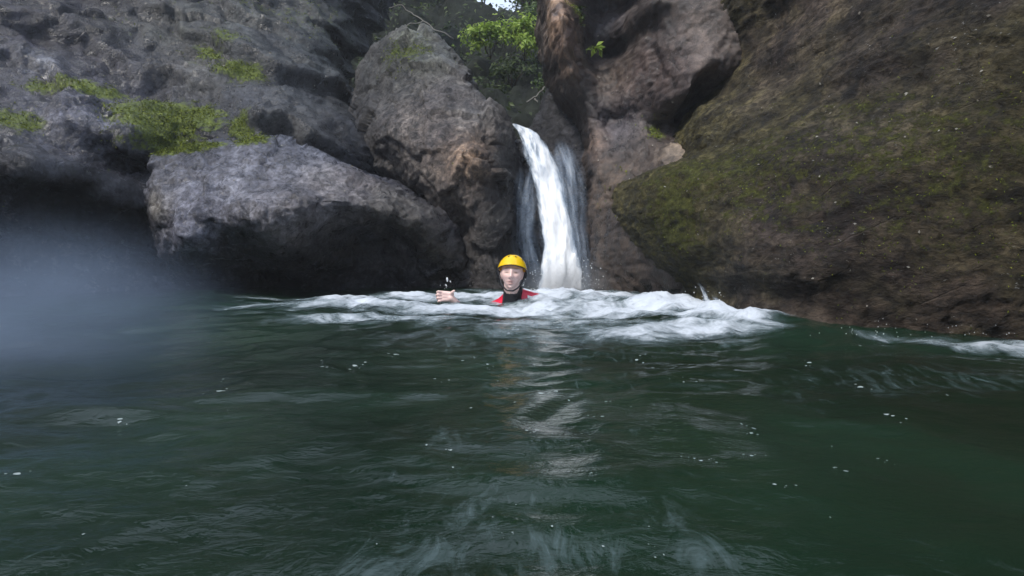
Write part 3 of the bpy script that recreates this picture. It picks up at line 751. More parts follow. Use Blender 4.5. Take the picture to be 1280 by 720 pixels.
# spray
mb = MB()
def drop(c, r, st=1.0):
    mb.ell(c, (r, r, r * st), Matrix.Rotation(random.uniform(-0.9, 0.9), 3, 'Y').to_quaternion(), 6, 4)
for k in range(620):
    a = random.gauss(0, 1); px = 706 + 28 * a; py = 374 - abs(random.gauss(0, 20))
    drop(at(px, py, 5.55 + random.uniform(-0.2, 0.15)), random.uniform(0.002, 0.0055))
for k in range(24):
    drop(at(880 + random.gauss(0, 22), 375 - abs(random.gauss(0, 9)), 3.7), random.uniform(0.0015, 0.004))
for k in range(40):
    drop(at(1010 + 260 * random.random(), 421 - abs(random.gauss(0, 9)), 2.5), random.uniform(0.0008, 0.002))
drop(at(559, 349.5, 4.28), 0.007, 2.6); drop(at(557.5, 356.5, 4.28), 0.004, 2.0); drop(at(563, 352, 4.3), 0.004, 2.0)
for k in range(5): drop(at(556 + random.gauss(0, 9), 362 - abs(random.gauss(0, 4)), 4.26), random.uniform(0.0015, 0.003))
spray = mb.build('spray', simple('white_drops', (0.85, 0.88, 0.9), 0.3, 0.5))
tag(spray, 'fine white drops of spray above the foam and over the raised hand', 'spray', kind='stuff')

# ------------------------------------------------------------------ person
D0 = 4.3
t = NT('skin'); v = t.obj()
n = t.noise(v, 60, 4)
c = t.mix(n, (0.9, 0.6, 0.54), (0.93, 0.69, 0.63))
c = t.mix(t.at('blush'), c, (0.42, 0.17, 0.16)); c = t.mix(t.at('hair_shade'), c, (0.16, 0.10, 0.07))
t.bsdf(c, 0.42, 0.5, t.bump(n, 0.1, 0.002))
M['skin'] = t.m
M['red'] = simple('red_jacket_cloth', (0.72, 0.01, 0.05), 0.35, 0.5, 0.15, 30)
M['yellow'] = simple('yellow_helmet_shell', (0.86, 0.55, 0.006), 0.22, 0.5, 0.05, 30)
M['black'] = simple('black_neoprene', (0.012, 0.012, 0.016), 0.5, 0.4, 0.3, 60)
M['white'] = simple('white_patch', (0.8, 0.8, 0.8), 0.5, 0.4)

HC = np.array([0.0, D0, 0.2])      # centre of the head
HR = Matrix.Rotation(R(-7), 3, 'X') @ Matrix.Rotation(R(3), 3, 'Y') @ Matrix.Rotation(R(-4), 3, 'Z')
HRn = np.array(HR)
def hw(p): return HRn @ np.asarray(p, float) + HC

def head_points(nu=110, nv=90):
    v = []
    for i in range(nv + 1):
        ph = math.pi * i / nv
        for j in range(nu):
            th = 2 * math.pi * j / nu
            v.append((math.sin(ph) * math.sin(th), -math.sin(ph) * math.cos(th), math.cos(ph)))
    n = np.array(v); x, y, z = n.T
    front = sstep(0.0, 0.5, -y)
    p = n * np.array([0.078, 0.098, 0.118])
    # jaw narrows, chin forward, skull full at the back
    jaw = sstep(0.1, -0.95, z)
    p[:, 0] *= 1 - 0.34 * jaw
    p[:, 1] = np.where(p[:, 1] > 0, p[:, 1] * (1 - 0.35 * jaw), p[:, 1] * (1 + 0.03 * jaw))
    X, Z = p[:, 0], p[:, 2]
    g = lambda cx, cz, sx, sz: np.exp(-((X - cx) / sx) ** 2 - ((Z - cz) / sz) ** 2) * front
    d = np.zeros(len(p))
    flat = sstep(0.5, 0.95, -y)
    d -= 0.010 * flat
    ridge = np.exp(-(X / np.interp(Z, [-0.04, -0.02, 0.01, 0.03], [0.02, 0.015, 0.009, 0.012])) ** 2) * np.interp(Z, [-0.055, -0.036, -0.026, 0.0, 0.03, 0.045], [0, 0.008, 0.031, 0.018, 0.004, 0]) * front
    d += ridge
    d += 0.009 * (g(-0.012, -0.032, 0.007, 0.007) + g(0.012, -0.032, 0.007, 0.007))
    for s in (-1, 1):
        d -= 0.012 * g(s * 0.032, 0.008, 0.016, 0.011)
        d += 0.007 * g(s * 0.032, 0.006, 0.012, 0.007)
        d += 0.007 * g(s * 0.032, 0.030, 0.022, 0.008)
        d += 0.006 * g(s * 0.042, -0.022, 0.018, 0.018)
        d -= 0.004 * g(s * 0.030, -0.055, 0.012, 0.018)
    d += 0.009 * g(0, -0.056, 0.024, 0.007) + 0.010 * g(0, -0.073, 0.020, 0.007) - 0.008 * g(0, -0.0645, 0.022, 0.0035)
    d += 0.012 * g(0, -0.102, 0.022, 0.016) - 0.003 * g(0, -0.085, 0.02, 0.006)
    p[:, 1] -= d
    fc = []
    for i in range(nv):
        for j in range(nu):
            fc.append((i * nu + j, (i + 1) * nu + j, (i + 1) * nu + (j + 1) % nu, i * nu + (j + 1) % nu))
    return p, fc

SH_R = np.array([-0.155, 4.43, -0.095]); SH_L = np.array([0.165, 4.40, -0.012])
EL_R = np.array([-0.33, 4.36, -0.21]); WR_R = np.array([-0.405, 4.30, 0.004])
EL_L = np.array([0.30, 4.30, -0.28]); WR_L = np.array([0.22, 4.12, -0.36])
mb = MB()
hp, hf = head_points()
mb.add([hw(p) for p in hp], hf)
for s in (-1, 1):
    mb.ell(hw((s * 0.079, 0.012, -0.008)), (0.010, 0.018, 0.032))
mb.capsule(hw((0, 0.02, -0.07)), (0.005, 4.39, -0.02), 0.056, 0.062)
mb.capsule((0, 4.43, -0.10), (0.005, 4.50, -0.30), 0.12, 0.115); mb.capsule((0.005, 4.50, -0.30), (0.01, 4.58, -0.52), 0.115, 0.12)
for s, sh, el, wr in ((-1, SH_R, EL_R, WR_R), (1, SH_L, EL_L, WR_L)):
    mb.capsule((s * 0.05, 4.42, -0.06), sh, 0.065, 0.055)
    mb.capsule(sh, el, 0.05, 0.038); mb.capsule(el, wr, 0.038, 0.025)
    hip = np.array([s * 0.085, 4.60, -0.55]); kn = np.array([s * 0.13, 4.62, -0.97]); an = np.array([s * 0.13, 4.80, -1.36])
    mb.capsule(hip, kn, 0.082, 0.054); mb.capsule(kn, an, 0.054, 0.035); mb.capsule(an, an + np.array([0, -0.17, -0.06]), 0.036, 0.024)
# raised hand: back of the hand towards the camera, fingers curled, thumb up the side
PH = np.array([-0.452, 4.285, 0.045])
mb.capsule(WR_R, PH + np.array([0.018, 0.0, -0.012]), 0.025, 0.027)
for dz in (-0.022, 0.0, 0.022):
    mb.capsule(PH + np.array([0.025, 0, dz * 0.8 - 0.004]), PH + np.array([-0.03, -0.006, dz]), 0.019, 0.017)
for k, (dz, ln) in enumerate(((0.030, 0.72), (0.010, 0.82), (-0.010, 0.76), (-0.029, 0.6))):
    a = PH + np.array([-0.036, -0.008, dz])
    b = a + np.array([-0.040 * ln, -0.020, 0.006 - 0.003 * k]); c = b + np.array([-0.017 * ln, 0.022, -0.006]); e = c + np.array([0.010, 0.024, -0.008])
    mb.capsule(a, b, 0.0098, 0.0086, 10); mb.capsule(b, c, 0.0086, 0.0078, 10); mb.capsule(c, e, 0.0078, 0.0066, 10)
a = PH + np.array([0.022, -0.012, 0.018]); b = a + np.array([0.012, -0.018, 0.013]); c = b + np.array([0.012, -0.008, 0.010])
mb.capsule(a, b, 0.0125, 0.0105, 10); mb.capsule(b, c, 0.0105, 0.0085, 10)
# the other hand, open under water
PL = WR_L + np.array([-0.03, -0.07, -0.01]); mb.capsule(WR_L, PL, 0.026, 0.03)
for k, dx in enumerate((-0.028, -0.009, 0.010, 0.028)):
    a = PL + np.array([dx, -0.02, 0]); b = a + np.array([dx * 0.2 - 0.01, -0.045, -0.005]); c = b + np.array([-0.004, -0.03, -0.016])
    mb.capsule(a, b, 0.0098, 0.0088, 10); mb.capsule(b, c, 0.0088, 0.007, 10)
a = PL + np.array([-0.028, 0.02, 0]); mb.capsule(a, a + np.array([-0.032, -0.03, 0.004]), 0.012, 0.0095, 10)
person = mb.build('person', M['skin'])
remeshed(person, 0.0042, 2, 0.4)
pv = verts_of(person)
loc = (pv - HC) @ HRn
fr = (loc[:, 1] < -0.03)
g = lambda cx, cz, sx, sz: np.exp(-((loc[:, 0] - cx) / sx) ** 2 - ((loc[:, 2] - cz) / sz) ** 2) * fr
attr(person, 'blush', np.clip(0.9 * g(0, -0.056, 0.024, 0.006) + 0.9 * g(0, -0.072, 0.020, 0.006) + 0.28 * (g(-0.045, -0.03, 0.02, 0.02) + g(0.045, -0.03, 0.02, 0.02)) + 0.25 * g(0, -0.03, 0.016, 0.012), 0, 1))
attr(person, 'hair_shade', np.clip(0.75 * (g(-0.032, 0.031, 0.019, 0.0045) + g(0.032, 0.031, 0.019, 0.0045)) + 1.0 * (g(-0.032, 0.005, 0.017, 0.0065) + g(0.032, 0.005, 0.017, 0.0065)) + 0.35 * (g(-0.012, -0.036, 0.006, 0.004) + g(0.012, -0.036, 0.006, 0.004)) + 0.95 * g(0, -0.0645, 0.018, 0.0025), 0, 1))  # brows, eye slits and mouth line, plus painted shadow under the nose
tag(person, 'person up to the shoulders in the pool, in yellow helmet and red jacket, hand raised', 'person')

mb = MB()
mb.capsule((0, 4.44, -0.10), (0.005, 4.51, -0.30), 0.145, 0.14); mb.capsule((0.005, 4.51, -0.30), (0.01, 4.58, -0.5), 0.14, 0.145)
mb.capsule((-0.03, 4.42, -0.025), SH_R, 0.078, 0.068); mb.capsule((0.05, 4.41, 0.008), SH_L, 0.088, 0.074)
mb.capsule(SH_R, EL_R, 0.066, 0.052); mb.capsule(EL_R, WR_R + np.array([0.02, 0.012, -0.03]), 0.052, 0.036)
mb.capsule(SH_L, EL_L, 0.066, 0.052); mb.capsule(EL_L, WR_L, 0.052, 0.036)
jacket = mb.build('jacket', M['red'], person)
remeshed(jacket, 0.009, 3, 0.5)
jv = verts_of(jacket); jn = normals_of(jacket)
jv = jv + jn * (0.008 * fbm(jv * np.array([9, 9, 14]), 3))[:, None]
jacket.data.vertices.foreach_set('co', jv.astype(np.float32).ravel()); jacket.data.update()
jb = BVHTree.FromPolygons([Vector(p) for p in jv], [tuple(p.vertices) for p in jacket.data.polygons])
mb = MB()
nu_, nv_ = 7, 4; pv_ = []
for j in range(nv_ + 1):
    for i in range(nu_ + 1):
        px = 659.5 + 7.0 * i / nu_; py = 369.0 + 3.4 * j / nv_ + 2.2 * i / nu_
        h = jb.ray_cast(Vector(CAM), Vector(ray(px, py)).normalized())
        q = h[0] if h[0] is not None else Vector(at(px, py, 4.33))
        pv_.append(np.array(q) + np.array([0, -0.004, 0.001]))
mb.add(pv_, [(j * (nu_ + 1) + i, j * (nu_ + 1) + i + 1, (j + 1) * (nu_ + 1) + i + 1, (j + 1) * (nu_ + 1) + i) for j in range(nv_) for i in range(nu_)])
tag(mb.build('patch', M['white'], jacket), 'white patch on the shoulder')
# neck gaiter
mb = MB()
nr = 28; prof = [(0.074, -0.10), (0.074, -0.05), (0.070, 0.0), (0.068, 0.035), (0.066, 0.050), (0.060, 0.053), (0.057, 0.045), (0.057, -0.08)]
vv = []
for r, z in prof:
    for j in range(nr):
        th = 2 * math.pi * j / nr
        f = 1 + 0.05 * math.sin(th * 3 + z * 60) + 0.03 * math.sin(7 * th + 40 * z)
        lift = 0.022 * (0.5 + 0.5 * math.cos(th - 0.5)) * (1 if z > 0 else 0)
        vv.append((0.004 + r * f * math.cos(th), 4.355 + r * f * 1.05 * math.sin(th) , 0.035 + z + lift))
mb.add(vv, [(k * nr + j, k * nr + (j + 1) % nr, (k + 1) * nr + (j + 1) % nr, (k + 1) * nr + j) for k in range(len(prof) - 1) for j in range(nr)])
mb.build('collar', M['black'], person)

# helmet
def dome(th, f, off=0.0):
    """th around (0 = front), f from the top (0) to the rim (1)"""
    rim = R(75) + R(25) * (0.5 - 0.5 * math.cos(th)) ** 0.8
    ph = rim * f
    rx, ry, rz = 0.102 + off, 0.122 + off, 0.112 + off
    fl = 1 + 0.035 * sstep(0.86, 1.0, np.array(f))
    return np.array([math.sin(ph) * math.sin(th) * rx * fl, -math.sin(ph) * math.cos(th) * ry * fl + 0.008, math.cos(ph) * rz + 0.028])
mb = MB(); nt_, nf_ = 56, 18; vv = [hw(dome(0, 0))]
for i in range(1, nf_ + 1):
    for j in range(nt_): vv.append(hw(dome(2 * math.pi * j / nt_, i / nf_)))
for i in range(nf_, nf_ - 6, -1):
    for j in range(nt_): vv.append(hw(dome(2 * math.pi * j / nt_, i / nf_, -0.008)))
ff = [(0, 1 + j, 1 + (j + 1) % nt_) for j in range(nt_)]
rows_ = nf_ + 6
ff += [(1 + i * nt_ + j, 1 + (i + 1) * nt_ + j, 1 + (i + 1) * nt_ + (j + 1) % nt_, 1 + i * nt_ + (j + 1) % nt_) for i in range(rows_ - 1) for j in range(nt_)]
mb.add(vv, ff); helmet = mb.build('helmet', M['yellow'], person)
for th, f0, wd in ((0.42, 0.38, 0.16), (-0.42, 0.38, 0.16), (1.15, 0.5, 0.14), (-1.15, 0.5, 0.14), (0.0, 0.12, 0.9)):
    mb = MB(); g_ = []
    n1, n2 = 8, 4
    for i in range(n1 + 1):
        for j in range(n2 + 1):
            ww = wd * math.sin(math.pi * (0.1 + 0.8 * i / n1))
            g_.append(hw(dome(th + ww * (j / n2 - 0.5), f0 + 0.16 * i / n1, 0.0022)))
    mb.add(g_, [(i * (n2 + 1) + j, (i + 1) * (n2 + 1) + j, (i + 1) * (n2 + 1) + j + 1, i * (n2 + 1) + j + 1) for i in range(n1) for j in range(n2)])
    mb.build('vent', M['black'], helmet)
mb = MB()
mb.tube([hw(dome(2 * math.pi * j / 40, 1.0, -0.004)) for j in range(41)], 0.0045, 8, False)
mb.build('rim_shadow', M['black'], helmet)  # black tube standing in for the shadow line under the yellow rim
mb = MB()
pts = [(-0.094, 0.0, 0.015), (-0.083, -0.012, -0.03), (-0.070, -0.03, -0.07), (-0.046, -0.055, -0.102), (-0.02, -0.085, -0.122), (0.02, -0.085, -0.122), (0.046, -0.055, -0.102), (0.070, -0.03, -0.07), (0.083, -0.012, -0.03), (0.094, 0.0, 0.015)]
mb.tube([hw(p) for p in pts], 0.0055, 8)
mb.build('chin_strap', M['black'], helmet)
for s in (-1, 1):
    mb = MB(); mb.ell(hw((s * 0.096, 0.018, 0.0)), (0.012, 0.026, 0.026)); mb.build('ear_pad', M['black'], helmet)

# ------------------------------------------------------------------ vegetation
def leaf_mat(name, lo, mid_, hi, spec=0.35):
    t = NT(name)
    c = t.ramp(t.at('lv'), [(0.0, lo), (0.5, mid_), (1.0, hi)])
    b = t.n('ShaderNodeBsdfPrincipled'); t.l(c, b.inputs['Base Color']); b.inputs['Roughness'].default_value = 0.5; b.inputs['Specular IOR Level'].default_value = spec
    tr = t.n('ShaderNodeBsdfTranslucent'); t.l(c, tr.inputs[0])
    mx = t.n('ShaderNodeMixShader'); mx.inputs[0].default_value = 0.35; t.l(b.outputs[0], mx.inputs[1]); t.l(tr.outputs[0], mx.inputs[2]); t.l(mx.outputs[0], t.out.inputs[0])
    return t.m
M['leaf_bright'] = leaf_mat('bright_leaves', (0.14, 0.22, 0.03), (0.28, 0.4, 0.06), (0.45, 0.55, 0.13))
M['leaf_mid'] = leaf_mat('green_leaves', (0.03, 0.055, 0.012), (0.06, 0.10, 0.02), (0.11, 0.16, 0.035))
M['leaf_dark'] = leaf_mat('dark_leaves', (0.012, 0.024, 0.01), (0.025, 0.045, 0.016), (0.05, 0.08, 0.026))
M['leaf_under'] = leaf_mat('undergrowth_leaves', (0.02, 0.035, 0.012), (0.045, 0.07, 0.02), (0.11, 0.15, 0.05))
M['moss_leaf'] = leaf_mat('moss_tufts', (0.03, 0.038, 0.008), (0.11, 0.14, 0.016), (0.26, 0.3, 0.035), 0.2)
M['bark'] = simple('bark', (0.09, 0.07, 0.055), 0.85, 0.2, 0.35, 12)
M['twig'] = simple('pale_twig', (0.2, 0.19, 0.17), 0.8, 0.2, 0.25, 30)

def leaves(name, C, N, size, mat, parent=None, aspect=0.5, fold=0.25, droop=0.0):
    """C: leaf positions, N: leaf normals; a folded, pointed leaf at each"""
    n = len(C)
    size = np.broadcast_to(np.asarray(size, float), (n,)) * rng.uniform(0.65, 1.3, n)
    N = N / (np.linalg.norm(N, axis=1)[:, None] + 1e-9)
    a = rng.normal(size=(n, 3)); a[:, 2] -= droop
    a -= N * (a * N).sum(1)[:, None]; a /= np.linalg.norm(a, axis=1)[:, None] + 1e-9
    b = np.cross(N, a)
    L = size[:, None]
    V = np.stack([C, C + a * L * 0.45 + b * L * aspect * 0.5 + N * L * fold * 0.3, C + a * L - N * L * 0.12, C + a * L * 0.45 - b * L * aspect * 0.5 + N * L * fold * 0.3, C + a * L * 0.5], 1)
    V = V.reshape(-1, 3)
    k = np.arange(n)[:, None] * 5
    Fc = np.concatenate([k + np.array([[0, 4, 1]]), k + np.array([[1, 4, 2]]), k + np.array([[0, 3, 4]]), k + np.array([[3, 2, 4]])])
    o = mesh_obj(name, V, Fc, mat, parent, smooth=False)
    lv = np.clip(rng.normal(0.5, 0.25, n), 0, 1)
    attr(o, 'lv', np.repeat(lv, 5))
    return o

def clumps(c, r, n, k, tight=0.33):
    """n points in k uneven clumps filling an ellipsoid"""
    c = np.asarray(c, float); r = np.asarray(r, float)
    d = rng.normal(size=(k, 3)); d /= np.linalg.norm(d, axis=1)[:, None]
    cc = d * (rng.random(k) ** 0.45)[:, None]
    i = rng.integers(0, k, n)
    P = cc[i] + rng.normal(size=(n, 3)) * tight * (0.5 + rng.random(k)[i])[:, None] * 0.6
    N = rng.normal(size=(n, 3)) * 0.6 + P * 0.5 + np.array([0, -0.2, 0.7])
    return c + P * r, N, c + cc * r

def shrub(px, py, Y, r, n, size, mat, label, group=None, name='shrub', k=14, cat='shrub', stems=5):
    c = at(px, py, Y)
    root = empty(name, c - np.array([0, 0, r[2]])); tag(root, label, cat, group)
    P, N, cc = clumps((0, 0, r[2]), r, n, k)
    leaves('foliage', P, N, size, mat, root)
    mb = MB()
    for q in cc[:stems]:
        mb.tube([(0, 0.4 * r[1], -0.6 * r[2]), q * np.array([0.4, 0.4, 0.45]), q], [0.02 * r[0], 0.015 * r[0], 0.008 * r[0]], 5)
    mb.build('stem', M['bark'], root)
    return root

# vegetated bank behind the gap
BANKT = NT('bank_soil'); vv_ = BANKT.obj(); nn_ = BANKT.noise(vv_, 3, 8, 0.7)
BANKT.bsdf(BANKT.ramp(nn_, [(0.3, (0.008, 0.009, 0.008)), (0.55, (0.018, 0.022, 0.016)), (0.75, (0.04, 0.045, 0.035))]), 0.9, 0.2, BANKT.bump(nn_, 0.8, 0.1))
bank = relief('bank', BANKT.m, [(380, -10, 12.0), (500, -10, 12.0), (560, 10, 11.5), (620, 8, 11.5), (700, 15, 11.0), (800, 0, 11.5), (560, 60, 10.2), (640, 60, 9.8), (700, 60, 9.4), (620, 100, 9.3), (680, 110, 8.8), (640, 140, 8.3), (720, 150, 8.0), (560, 150, 8.6), (400, 150, 9.5), (800, 150, 8.3), (640, 200, 7.9)],
              outline=[(300, 260, 9.5), (300, -60, 12.5), (480, -60, 12.3), (560, -30, 12.0), (596, 0, 11.6), (612, 9, 11.5), (642, 9, 11.5), (656, 0, 11.5), (720, -40, 11.5), (900, -60, 11.5), (900, 260, 8.5)],
              step=0.06, edge=0.3, depth=0.4, detail=det_smooth(0.25, 0.5, 0.02, 0.01), seed=5.5)
tag(bank, kind='structure')
for nm in ('tone', 'moss', 'wet'): bank.data.attributes.remove(bank.data.attributes[nm])

def tree(px, py, Y, h, crown_c, crown_r, n, size, mat, label, base_z):
    b = at(px, py, Y); b[2] = base_z
    root = empty('tree', b); tag(root, label, 'tree', 'trees growing above the gorge')
    mb = MB()
    top = np.array(crown_c) - b
    pts = [np.array([0, 0, -0.3]), top * 0.35 + np.array([0.1, 0, 0]), top * 0.7 - np.array([0.06, 0, 0]), top + np.array([0, 0, crown_r[2] * 0.4])]
    mb.tube(pts, [0.16, 0.12, 0.09, 0.03], 9)
    P, N, cc = clumps(top, crown_r, n, 40, 0.3)
    for q in cc[:12]: mb.tube([pts[2] * 0.9, (pts[2] + q) / 2 + np.array([0, 0, 0.1]), q], [0.05, 0.03, 0.01], 6)
    tk = mb.build('trunk', M['bark'], root)
    leaves('crown', P, N, size, mat, root)
    return root
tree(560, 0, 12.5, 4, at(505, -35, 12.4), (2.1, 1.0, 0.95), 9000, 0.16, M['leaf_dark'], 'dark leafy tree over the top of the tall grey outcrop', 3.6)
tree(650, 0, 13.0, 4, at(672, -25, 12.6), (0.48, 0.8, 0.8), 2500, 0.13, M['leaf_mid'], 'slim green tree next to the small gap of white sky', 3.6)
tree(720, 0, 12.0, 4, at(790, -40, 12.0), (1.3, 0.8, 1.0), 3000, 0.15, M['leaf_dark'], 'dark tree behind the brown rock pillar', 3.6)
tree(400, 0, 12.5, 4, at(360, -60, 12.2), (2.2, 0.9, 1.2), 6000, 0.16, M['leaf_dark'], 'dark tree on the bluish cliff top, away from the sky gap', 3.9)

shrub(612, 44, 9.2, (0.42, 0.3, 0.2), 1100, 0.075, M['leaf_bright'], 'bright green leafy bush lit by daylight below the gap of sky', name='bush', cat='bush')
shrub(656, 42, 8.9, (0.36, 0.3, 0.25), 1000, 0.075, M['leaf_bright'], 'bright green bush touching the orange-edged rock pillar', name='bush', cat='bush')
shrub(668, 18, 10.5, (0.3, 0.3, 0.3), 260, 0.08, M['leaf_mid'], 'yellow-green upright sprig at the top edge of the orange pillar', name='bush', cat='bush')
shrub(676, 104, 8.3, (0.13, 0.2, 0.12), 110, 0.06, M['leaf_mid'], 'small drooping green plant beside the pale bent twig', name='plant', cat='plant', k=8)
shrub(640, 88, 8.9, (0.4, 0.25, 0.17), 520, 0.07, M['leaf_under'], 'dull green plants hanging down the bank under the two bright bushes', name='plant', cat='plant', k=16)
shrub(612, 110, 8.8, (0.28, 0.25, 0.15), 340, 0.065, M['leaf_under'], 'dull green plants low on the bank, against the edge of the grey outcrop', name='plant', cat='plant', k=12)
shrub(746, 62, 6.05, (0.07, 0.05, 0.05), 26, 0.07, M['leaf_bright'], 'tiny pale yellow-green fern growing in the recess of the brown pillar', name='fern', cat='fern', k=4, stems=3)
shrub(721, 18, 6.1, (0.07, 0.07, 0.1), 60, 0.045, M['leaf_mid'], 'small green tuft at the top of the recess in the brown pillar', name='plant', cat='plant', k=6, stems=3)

# low cover on the bank: nobody could count it
bvs, bns = verts_of(bank), normals_of(bank)
sel = rng.choice(len(bvs), 9000)
P = bvs[sel] + rng.normal(size=(9000, 3)) * 0.07 + np.array([0, -0.04, 0.02])
keepb = fbm(P * 1.1 + 3, 3) > -0.15
cover = leaves('undergrowth', P[keepb], bns[sel][keepb] + rng.normal(size=(keepb.sum(), 3)) * 0.7 + np.array([0, -0.3, 0.5]), 0.09, M['leaf_under'], droop=0.6)
tag(cover, 'dark green undergrowth hanging over the bank behind the gap', 'undergrowth', kind='stuff')

# moss tufts where moss grows
allP, allN, allS = [], [], []
for o, thr, cnt in ((cliff, 0.5, 9000), (boulder, 0.5, 3000), (overhang, 0.2, 4500), (outcrop, 0.45, 700), (pillar, 0.4, 500)):
    ms = np.empty(len(o.data.vertices), np.float32); o.data.attributes['moss'].data.foreach_get('value', ms)
    pv2, nv2 = verts_of(o), normals_of(o)
    w_ = sstep(thr - 0.2, thr + 0.35, ms + 0.45 * fbm(pv2 * 6 + 2, 4)) * ms
    if w_.sum() <= 0: continue
    s_ = rng.choice(len(pv2), cnt, p=w_ / w_.sum())
    allP.append(pv2[s_] + rng.normal(size=(cnt, 3)) * 0.012); allN.append(nv2[s_] + rng.normal(size=(cnt, 3)) * 0.8)
    allS.append(np.full(cnt, 0.011 if o is overhang else 0.024))
moss = leaves('moss', np.concatenate(allP), np.concatenate(allN), np.concatenate(allS), M['moss_leaf'], aspect=0.45, droop=1.2)
tag(moss, 'short green moss tufts growing on the ledges and on the mossy cliff', 'moss', kind='stuff')

# pale fallen leaves and grit caught on the rocks
M['litter'] = leaf_mat('pale_fallen_leaves', (0.1, 0.085, 0.06), (0.24, 0.22, 0.18), (0.6, 0.58, 0.52))
lp, ln_ = [], []
for px, py in [(295, 178), (546, 165), (530, 192), (573, 171), (578, 190), (583, 190), (565, 185), (750, 97), (738, 62), (779, 47), (742, 121), (410, 232), (430, 240), (640, 230)] + [(random.uniform(170, 660), random.uniform(60, 300)) for _ in range(60)] + [(random.uniform(700, 1270), random.uniform(10, 400)) for _ in range(110)]:
    q, n_ = surf(px, py, 0.006)
    if q is None: continue
    lp.append(q); ln_.append(n_ + rng.normal(size=3) * 0.3)
lit = leaves('fallen_leaves', np.array(lp), np.array(ln_), 0.0042 * np.linalg.norm(np.array(lp) - CAM, axis=1), M['litter'], aspect=0.6)
tag(lit, 'pale scraps of fallen leaves stuck to the wet rocks', 'leaves', kind='stuff')

def branch(name, chains, label, rad, lift=0.03):
    root = None; pts_all = []
    mb = MB()
    for ch in chains:
        pts = []
        for c in ch:
            q = at(*c); pts.append(q)
        fine_ = []
        for a, b in zip(pts[:-1], pts[1:]):
            for f in np.linspace(0, 1, 5)[:-1]: fine_.append(a + (b - a) * f + rng.normal(size=3) * 0.006)
        fine_.append(pts[-1])
        mb.tube(fine_, list(np.linspace(rad, rad * 0.5, len(fine_))), 6)
    o = mb.build(name, M['twig']); tag(o, label, 'branch'); return o
branch('dead_branch', [[(566, 48, 6.55), (545, 37, 6.5), (530, 27, 6.55), (514, 16, 6.6), (502, 6, 6.6), (486, 10, 6.65)], [(530, 27, 6.55), (514, 30, 6.5), (499, 40, 6.45)]], 'thin pale bare branch arching over the top of the grey outcrop', 0.007)
branch('dead_branch', [[(658, 128, 7.9), (668, 122, 7.85), (678, 112, 7.9), (684, 105, 8.0)], [(668, 122, 7.85), (672, 128, 7.8)]], 'short pale bent twig on the bank above the lip of the waterfall', 0.012)
# unseen gorge walls added behind the camera, so light comes from above
def gorge():
    path = np.array([(-5.9, 4.2), (-5.4, 2.0), (-5.8, -1.0), (-5.0, -4.5), (-2.0, -7.5), (2.0, -7.8), (4.6, -4.5), (4.4, -1.0), (3.6, 1.2), (3.3, 2.6)])
    seg = np.linspace(0, len(path) - 1, 170); px_ = np.interp(seg, range(len(path)), path[:, 0]); py_ = np.interp(seg, range(len(path)), path[:, 1])
    for _ in range(30):
        px_[1:-1] = (px_[:-2] + px_[1:-1] * 2 + px_[2:]) / 4; py_[1:-1] = (py_[:-2] + py_[1:-1] * 2 + py_[2:]) / 4
    zz = np.linspace(-0.45, GH, 60)
    V = np.array([(x * (1 + 0.05 * z / GH), y * (1 + 0.05 * z / GH), z) for z in zz for x, y in zip(px_, py_)])
    c = V * np.array([1, 1, 0]); c /= np.linalg.norm(c, axis=1)[:, None]
    V = V - c * (0.5 * fbm(V * 0.6, 4) + 0.25 * facets(V * 1.1)[0])[:, None]
    n = len(px_); idx = np.arange(len(V)).reshape(len(zz), n)
    Fc = np.stack([idx[:-1, :-1].ravel(), idx[:-1, 1:].ravel(), idx[1:, 1:].ravel(), idx[1:, :-1].ravel()], 1)
    o = mesh_obj('terrain', V, Fc, M['rock'])
    attr_col(o, 'tone', np.tile((0.09, 0.085, 0.08), (len(V), 1))); attr(o, 'moss', np.clip(0.3 * fbm(V * 0.8 + 4, 3), 0, 1)); attr(o, 'wet', np.zeros(len(V)))
    tag(o, kind='structure')
GH = 4.2
def hillside():  # wooded slope added to block the sky ahead and its reflection
    a_ = np.linspace(R(-80), R(80), 130); r_ = np.linspace(0, 1, 40)
    V = []
    for q in r_:
        for a in a_:
            rad = 13.2 + 7 * q
            V.append((rad * math.sin(a) * 0.8, rad * math.cos(a), 3.2 + 8.5 * q - 5.2 * math.exp(-((a + 0.025) / 0.07) ** 2) * q))
    V = np.array(V); V[:, 2] += 0.5 * fbm(V * 0.5, 4)
    idx = np.arange(len(V)).reshape(40, 130)
    Fc = np.stack([idx[:-1, :-1].ravel(), idx[:-1, 1:].ravel(), idx[1:, 1:].ravel(), idx[1:, :-1].ravel()], 1)
    o = mesh_obj('hills', V, Fc, BANKT.m); tag(o, kind='structure')
    sel = rng.integers(0, len(V), 9000)
    P = V[sel] + rng.normal(size=(9000, 3)) * 0.35
    P[:, 2] -= 1.0 * np.exp(-((np.arctan2(P[:, 0] / 0.8, P[:, 1]) + 0.025) / 0.05) ** 2)
    w_ = leaves('woods', P, rng.normal(size=(9000, 3)) + np.array([0, -0.6, 0.8]), 0.32, M['leaf_dark'])
    tag(w_, 'dark leafy woods added on the slope above the gorge, blocking sky light', 'woods', kind='stuff')
hillside()
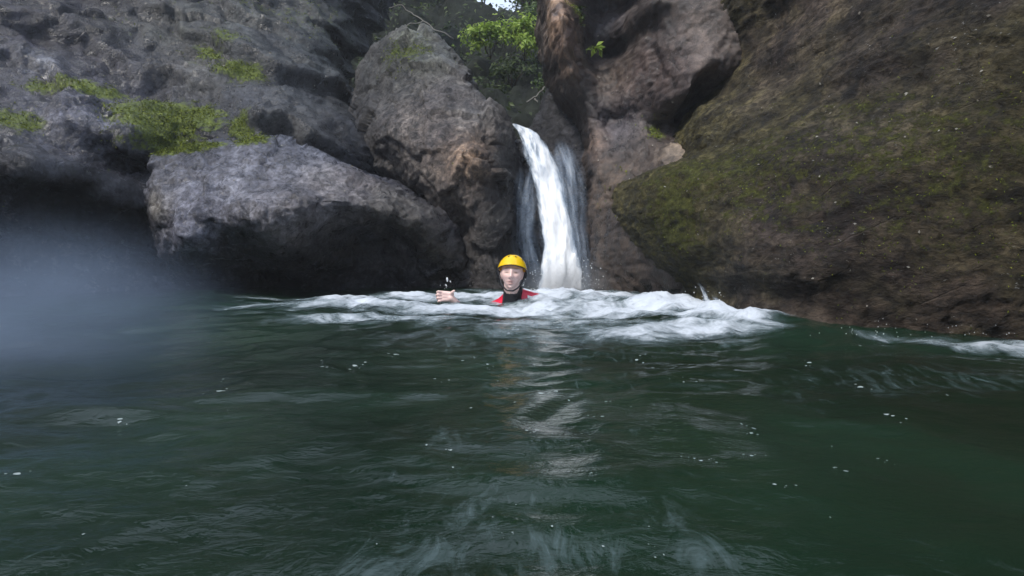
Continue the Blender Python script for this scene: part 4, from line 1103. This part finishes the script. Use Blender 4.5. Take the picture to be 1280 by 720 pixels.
def puff(name, c, r, dens, label, col=(0.86, 0.9, 0.96)):
    mb = MB(); mb.ell((0, 0, 0), r, nu=24, nv=14); t = NT(name)
    tc = t.n('ShaderNodeTexCoord'); mp = t.n('ShaderNodeMapping'); mp.inputs['Scale'].default_value = tuple(1 / x for x in r); t.l(tc.outputs['Object'], mp.inputs[0])
    ln = t.n('ShaderNodeVectorMath', operation='LENGTH'); t.l(mp.outputs[0], ln.inputs[0])
    d = t.mapr(ln.outputs['Value'], 0.0, 0.98, dens, 0.0)
    nz = t.mapr(t.noise(mp.outputs[0], 1.6, 3, 0.5), 0.3, 0.7, 0.5, 1.3)
    pv = t.n('ShaderNodeVolumePrincipled'); pv.inputs['Color'].default_value = (*col, 1); pv.inputs['Anisotropy'].default_value = 0.2
    t.l(t.math('MULTIPLY', d, nz), pv.inputs['Density']); t.l(pv.outputs[0], t.out.inputs['Volume'])
    o = mb.build(name, t.m); o.location = c; tag(o, label, 'mist', kind='stuff'); return o
puff('mist', at(708, 362, 5.45), (0.55, 0.4, 0.36), 3.2, 'soft white mist at the foot of the waterfall')
puff('mist', at(20, 400, 2.1), (0.85, 0.75, 0.45), 1.3, 'blue-grey puff added over the water below the dark cliff, imitating a lens-drop blur', (0.55, 0.72, 1.0))  # added puff imitating the blur of a water drop on the lens
gorge()
hz_ = MB(); hv_ = [(x, y, z) for z in (-1.6, 13.5) for y in (-50, 50) for x in (-50, 50)]
hz_.add(hv_, [(0, 2, 3, 1), (4, 5, 7, 6), (0, 1, 5, 4), (2, 6, 7, 3), (0, 4, 6, 2), (1, 3, 7, 5)])
t = NT('haze'); pv = t.n('ShaderNodeVolumePrincipled'); pv.inputs['Color'].default_value = (0.8, 0.86, 0.95, 1); pv.inputs['Density'].default_value = 0.004; t.l(pv.outputs[0], t.out.inputs['Volume'])
tag(hz_.build('haze', t.m, smooth=False), kind='stuff')  # thin volume added to soften contrast and lift the darks
#END2
# ------------------------------------------------------------------ light and camera
w = bpy.data.worlds.new('World'); scene.world = w; w.use_nodes = True
nt = w.node_tree; bg = nt.nodes['Background']
sky = nt.nodes.new('ShaderNodeTexSky'); sky.sky_type = 'NISHITA'; sky.sun_disc = False
SUN_DIR = Vector((-0.45, -0.52, 0.9)).normalized()
sky.sun_elevation = math.asin(SUN_DIR.z); sky.sun_rotation = math.atan2(SUN_DIR.x, SUN_DIR.y)
sky.air_density = 1.0; sky.dust_density = 2.0; sky.ozone_density = 1.0
tcw = nt.nodes.new('ShaderNodeTexCoord'); cn = nt.nodes.new('ShaderNodeTexNoise'); cn.inputs['Scale'].default_value = 2.5; cn.inputs['Detail'].default_value = 6
nt.links.new(tcw.outputs['Generated'], cn.inputs['Vector'])
cr = nt.nodes.new('ShaderNodeMapRange'); nt.links.new(cn.outputs['Fac'], cr.inputs[0])
for k_, v_ in zip((1, 2, 3, 4), (0.3, 0.6, 0.55, 0.92)): cr.inputs[k_].default_value = v_
mxw = nt.nodes.new('ShaderNodeMix'); mxw.data_type = 'RGBA'
nt.links.new(cr.outputs[0], mxw.inputs[0]); nt.links.new(sky.outputs[0], mxw.inputs[6]); mxw.inputs[7].default_value = (5.2, 6.0, 7.4, 1)
nt.links.new(mxw.outputs[2], bg.inputs[0]); bg.inputs[1].default_value = 0.1
sd = bpy.data.lights.new('sun', 'SUN'); sd.energy = 1.5; sd.angle = R(12); sd.color = (1, 0.95, 0.88)
so = bpy.data.objects.new('sun', sd); COL.objects.link(so); so.rotation_euler = SUN_DIR.to_track_quat('Z', 'Y').to_euler()
cam = bpy.data.cameras.new('camera'); co = bpy.data.objects.new('camera', cam); COL.objects.link(co)
cam.sensor_width = 36; cam.lens = 36 * F / 1280; cam.clip_start = 0.02; cam.clip_end = 500
co.location = CAM; co.rotation_euler = (math.pi / 2 - PITCH, 0, 0)
scene.camera = co
scene.view_settings.view_transform = 'Standard'; scene.view_settings.look = 'None'
scene.view_settings.exposure = 1.1; scene.view_settings.gamma = 1
scene.cycles.max_bounces = 6; scene.cycles.transparent_max_bounces = 16
scene.cycles.use_denoising = True
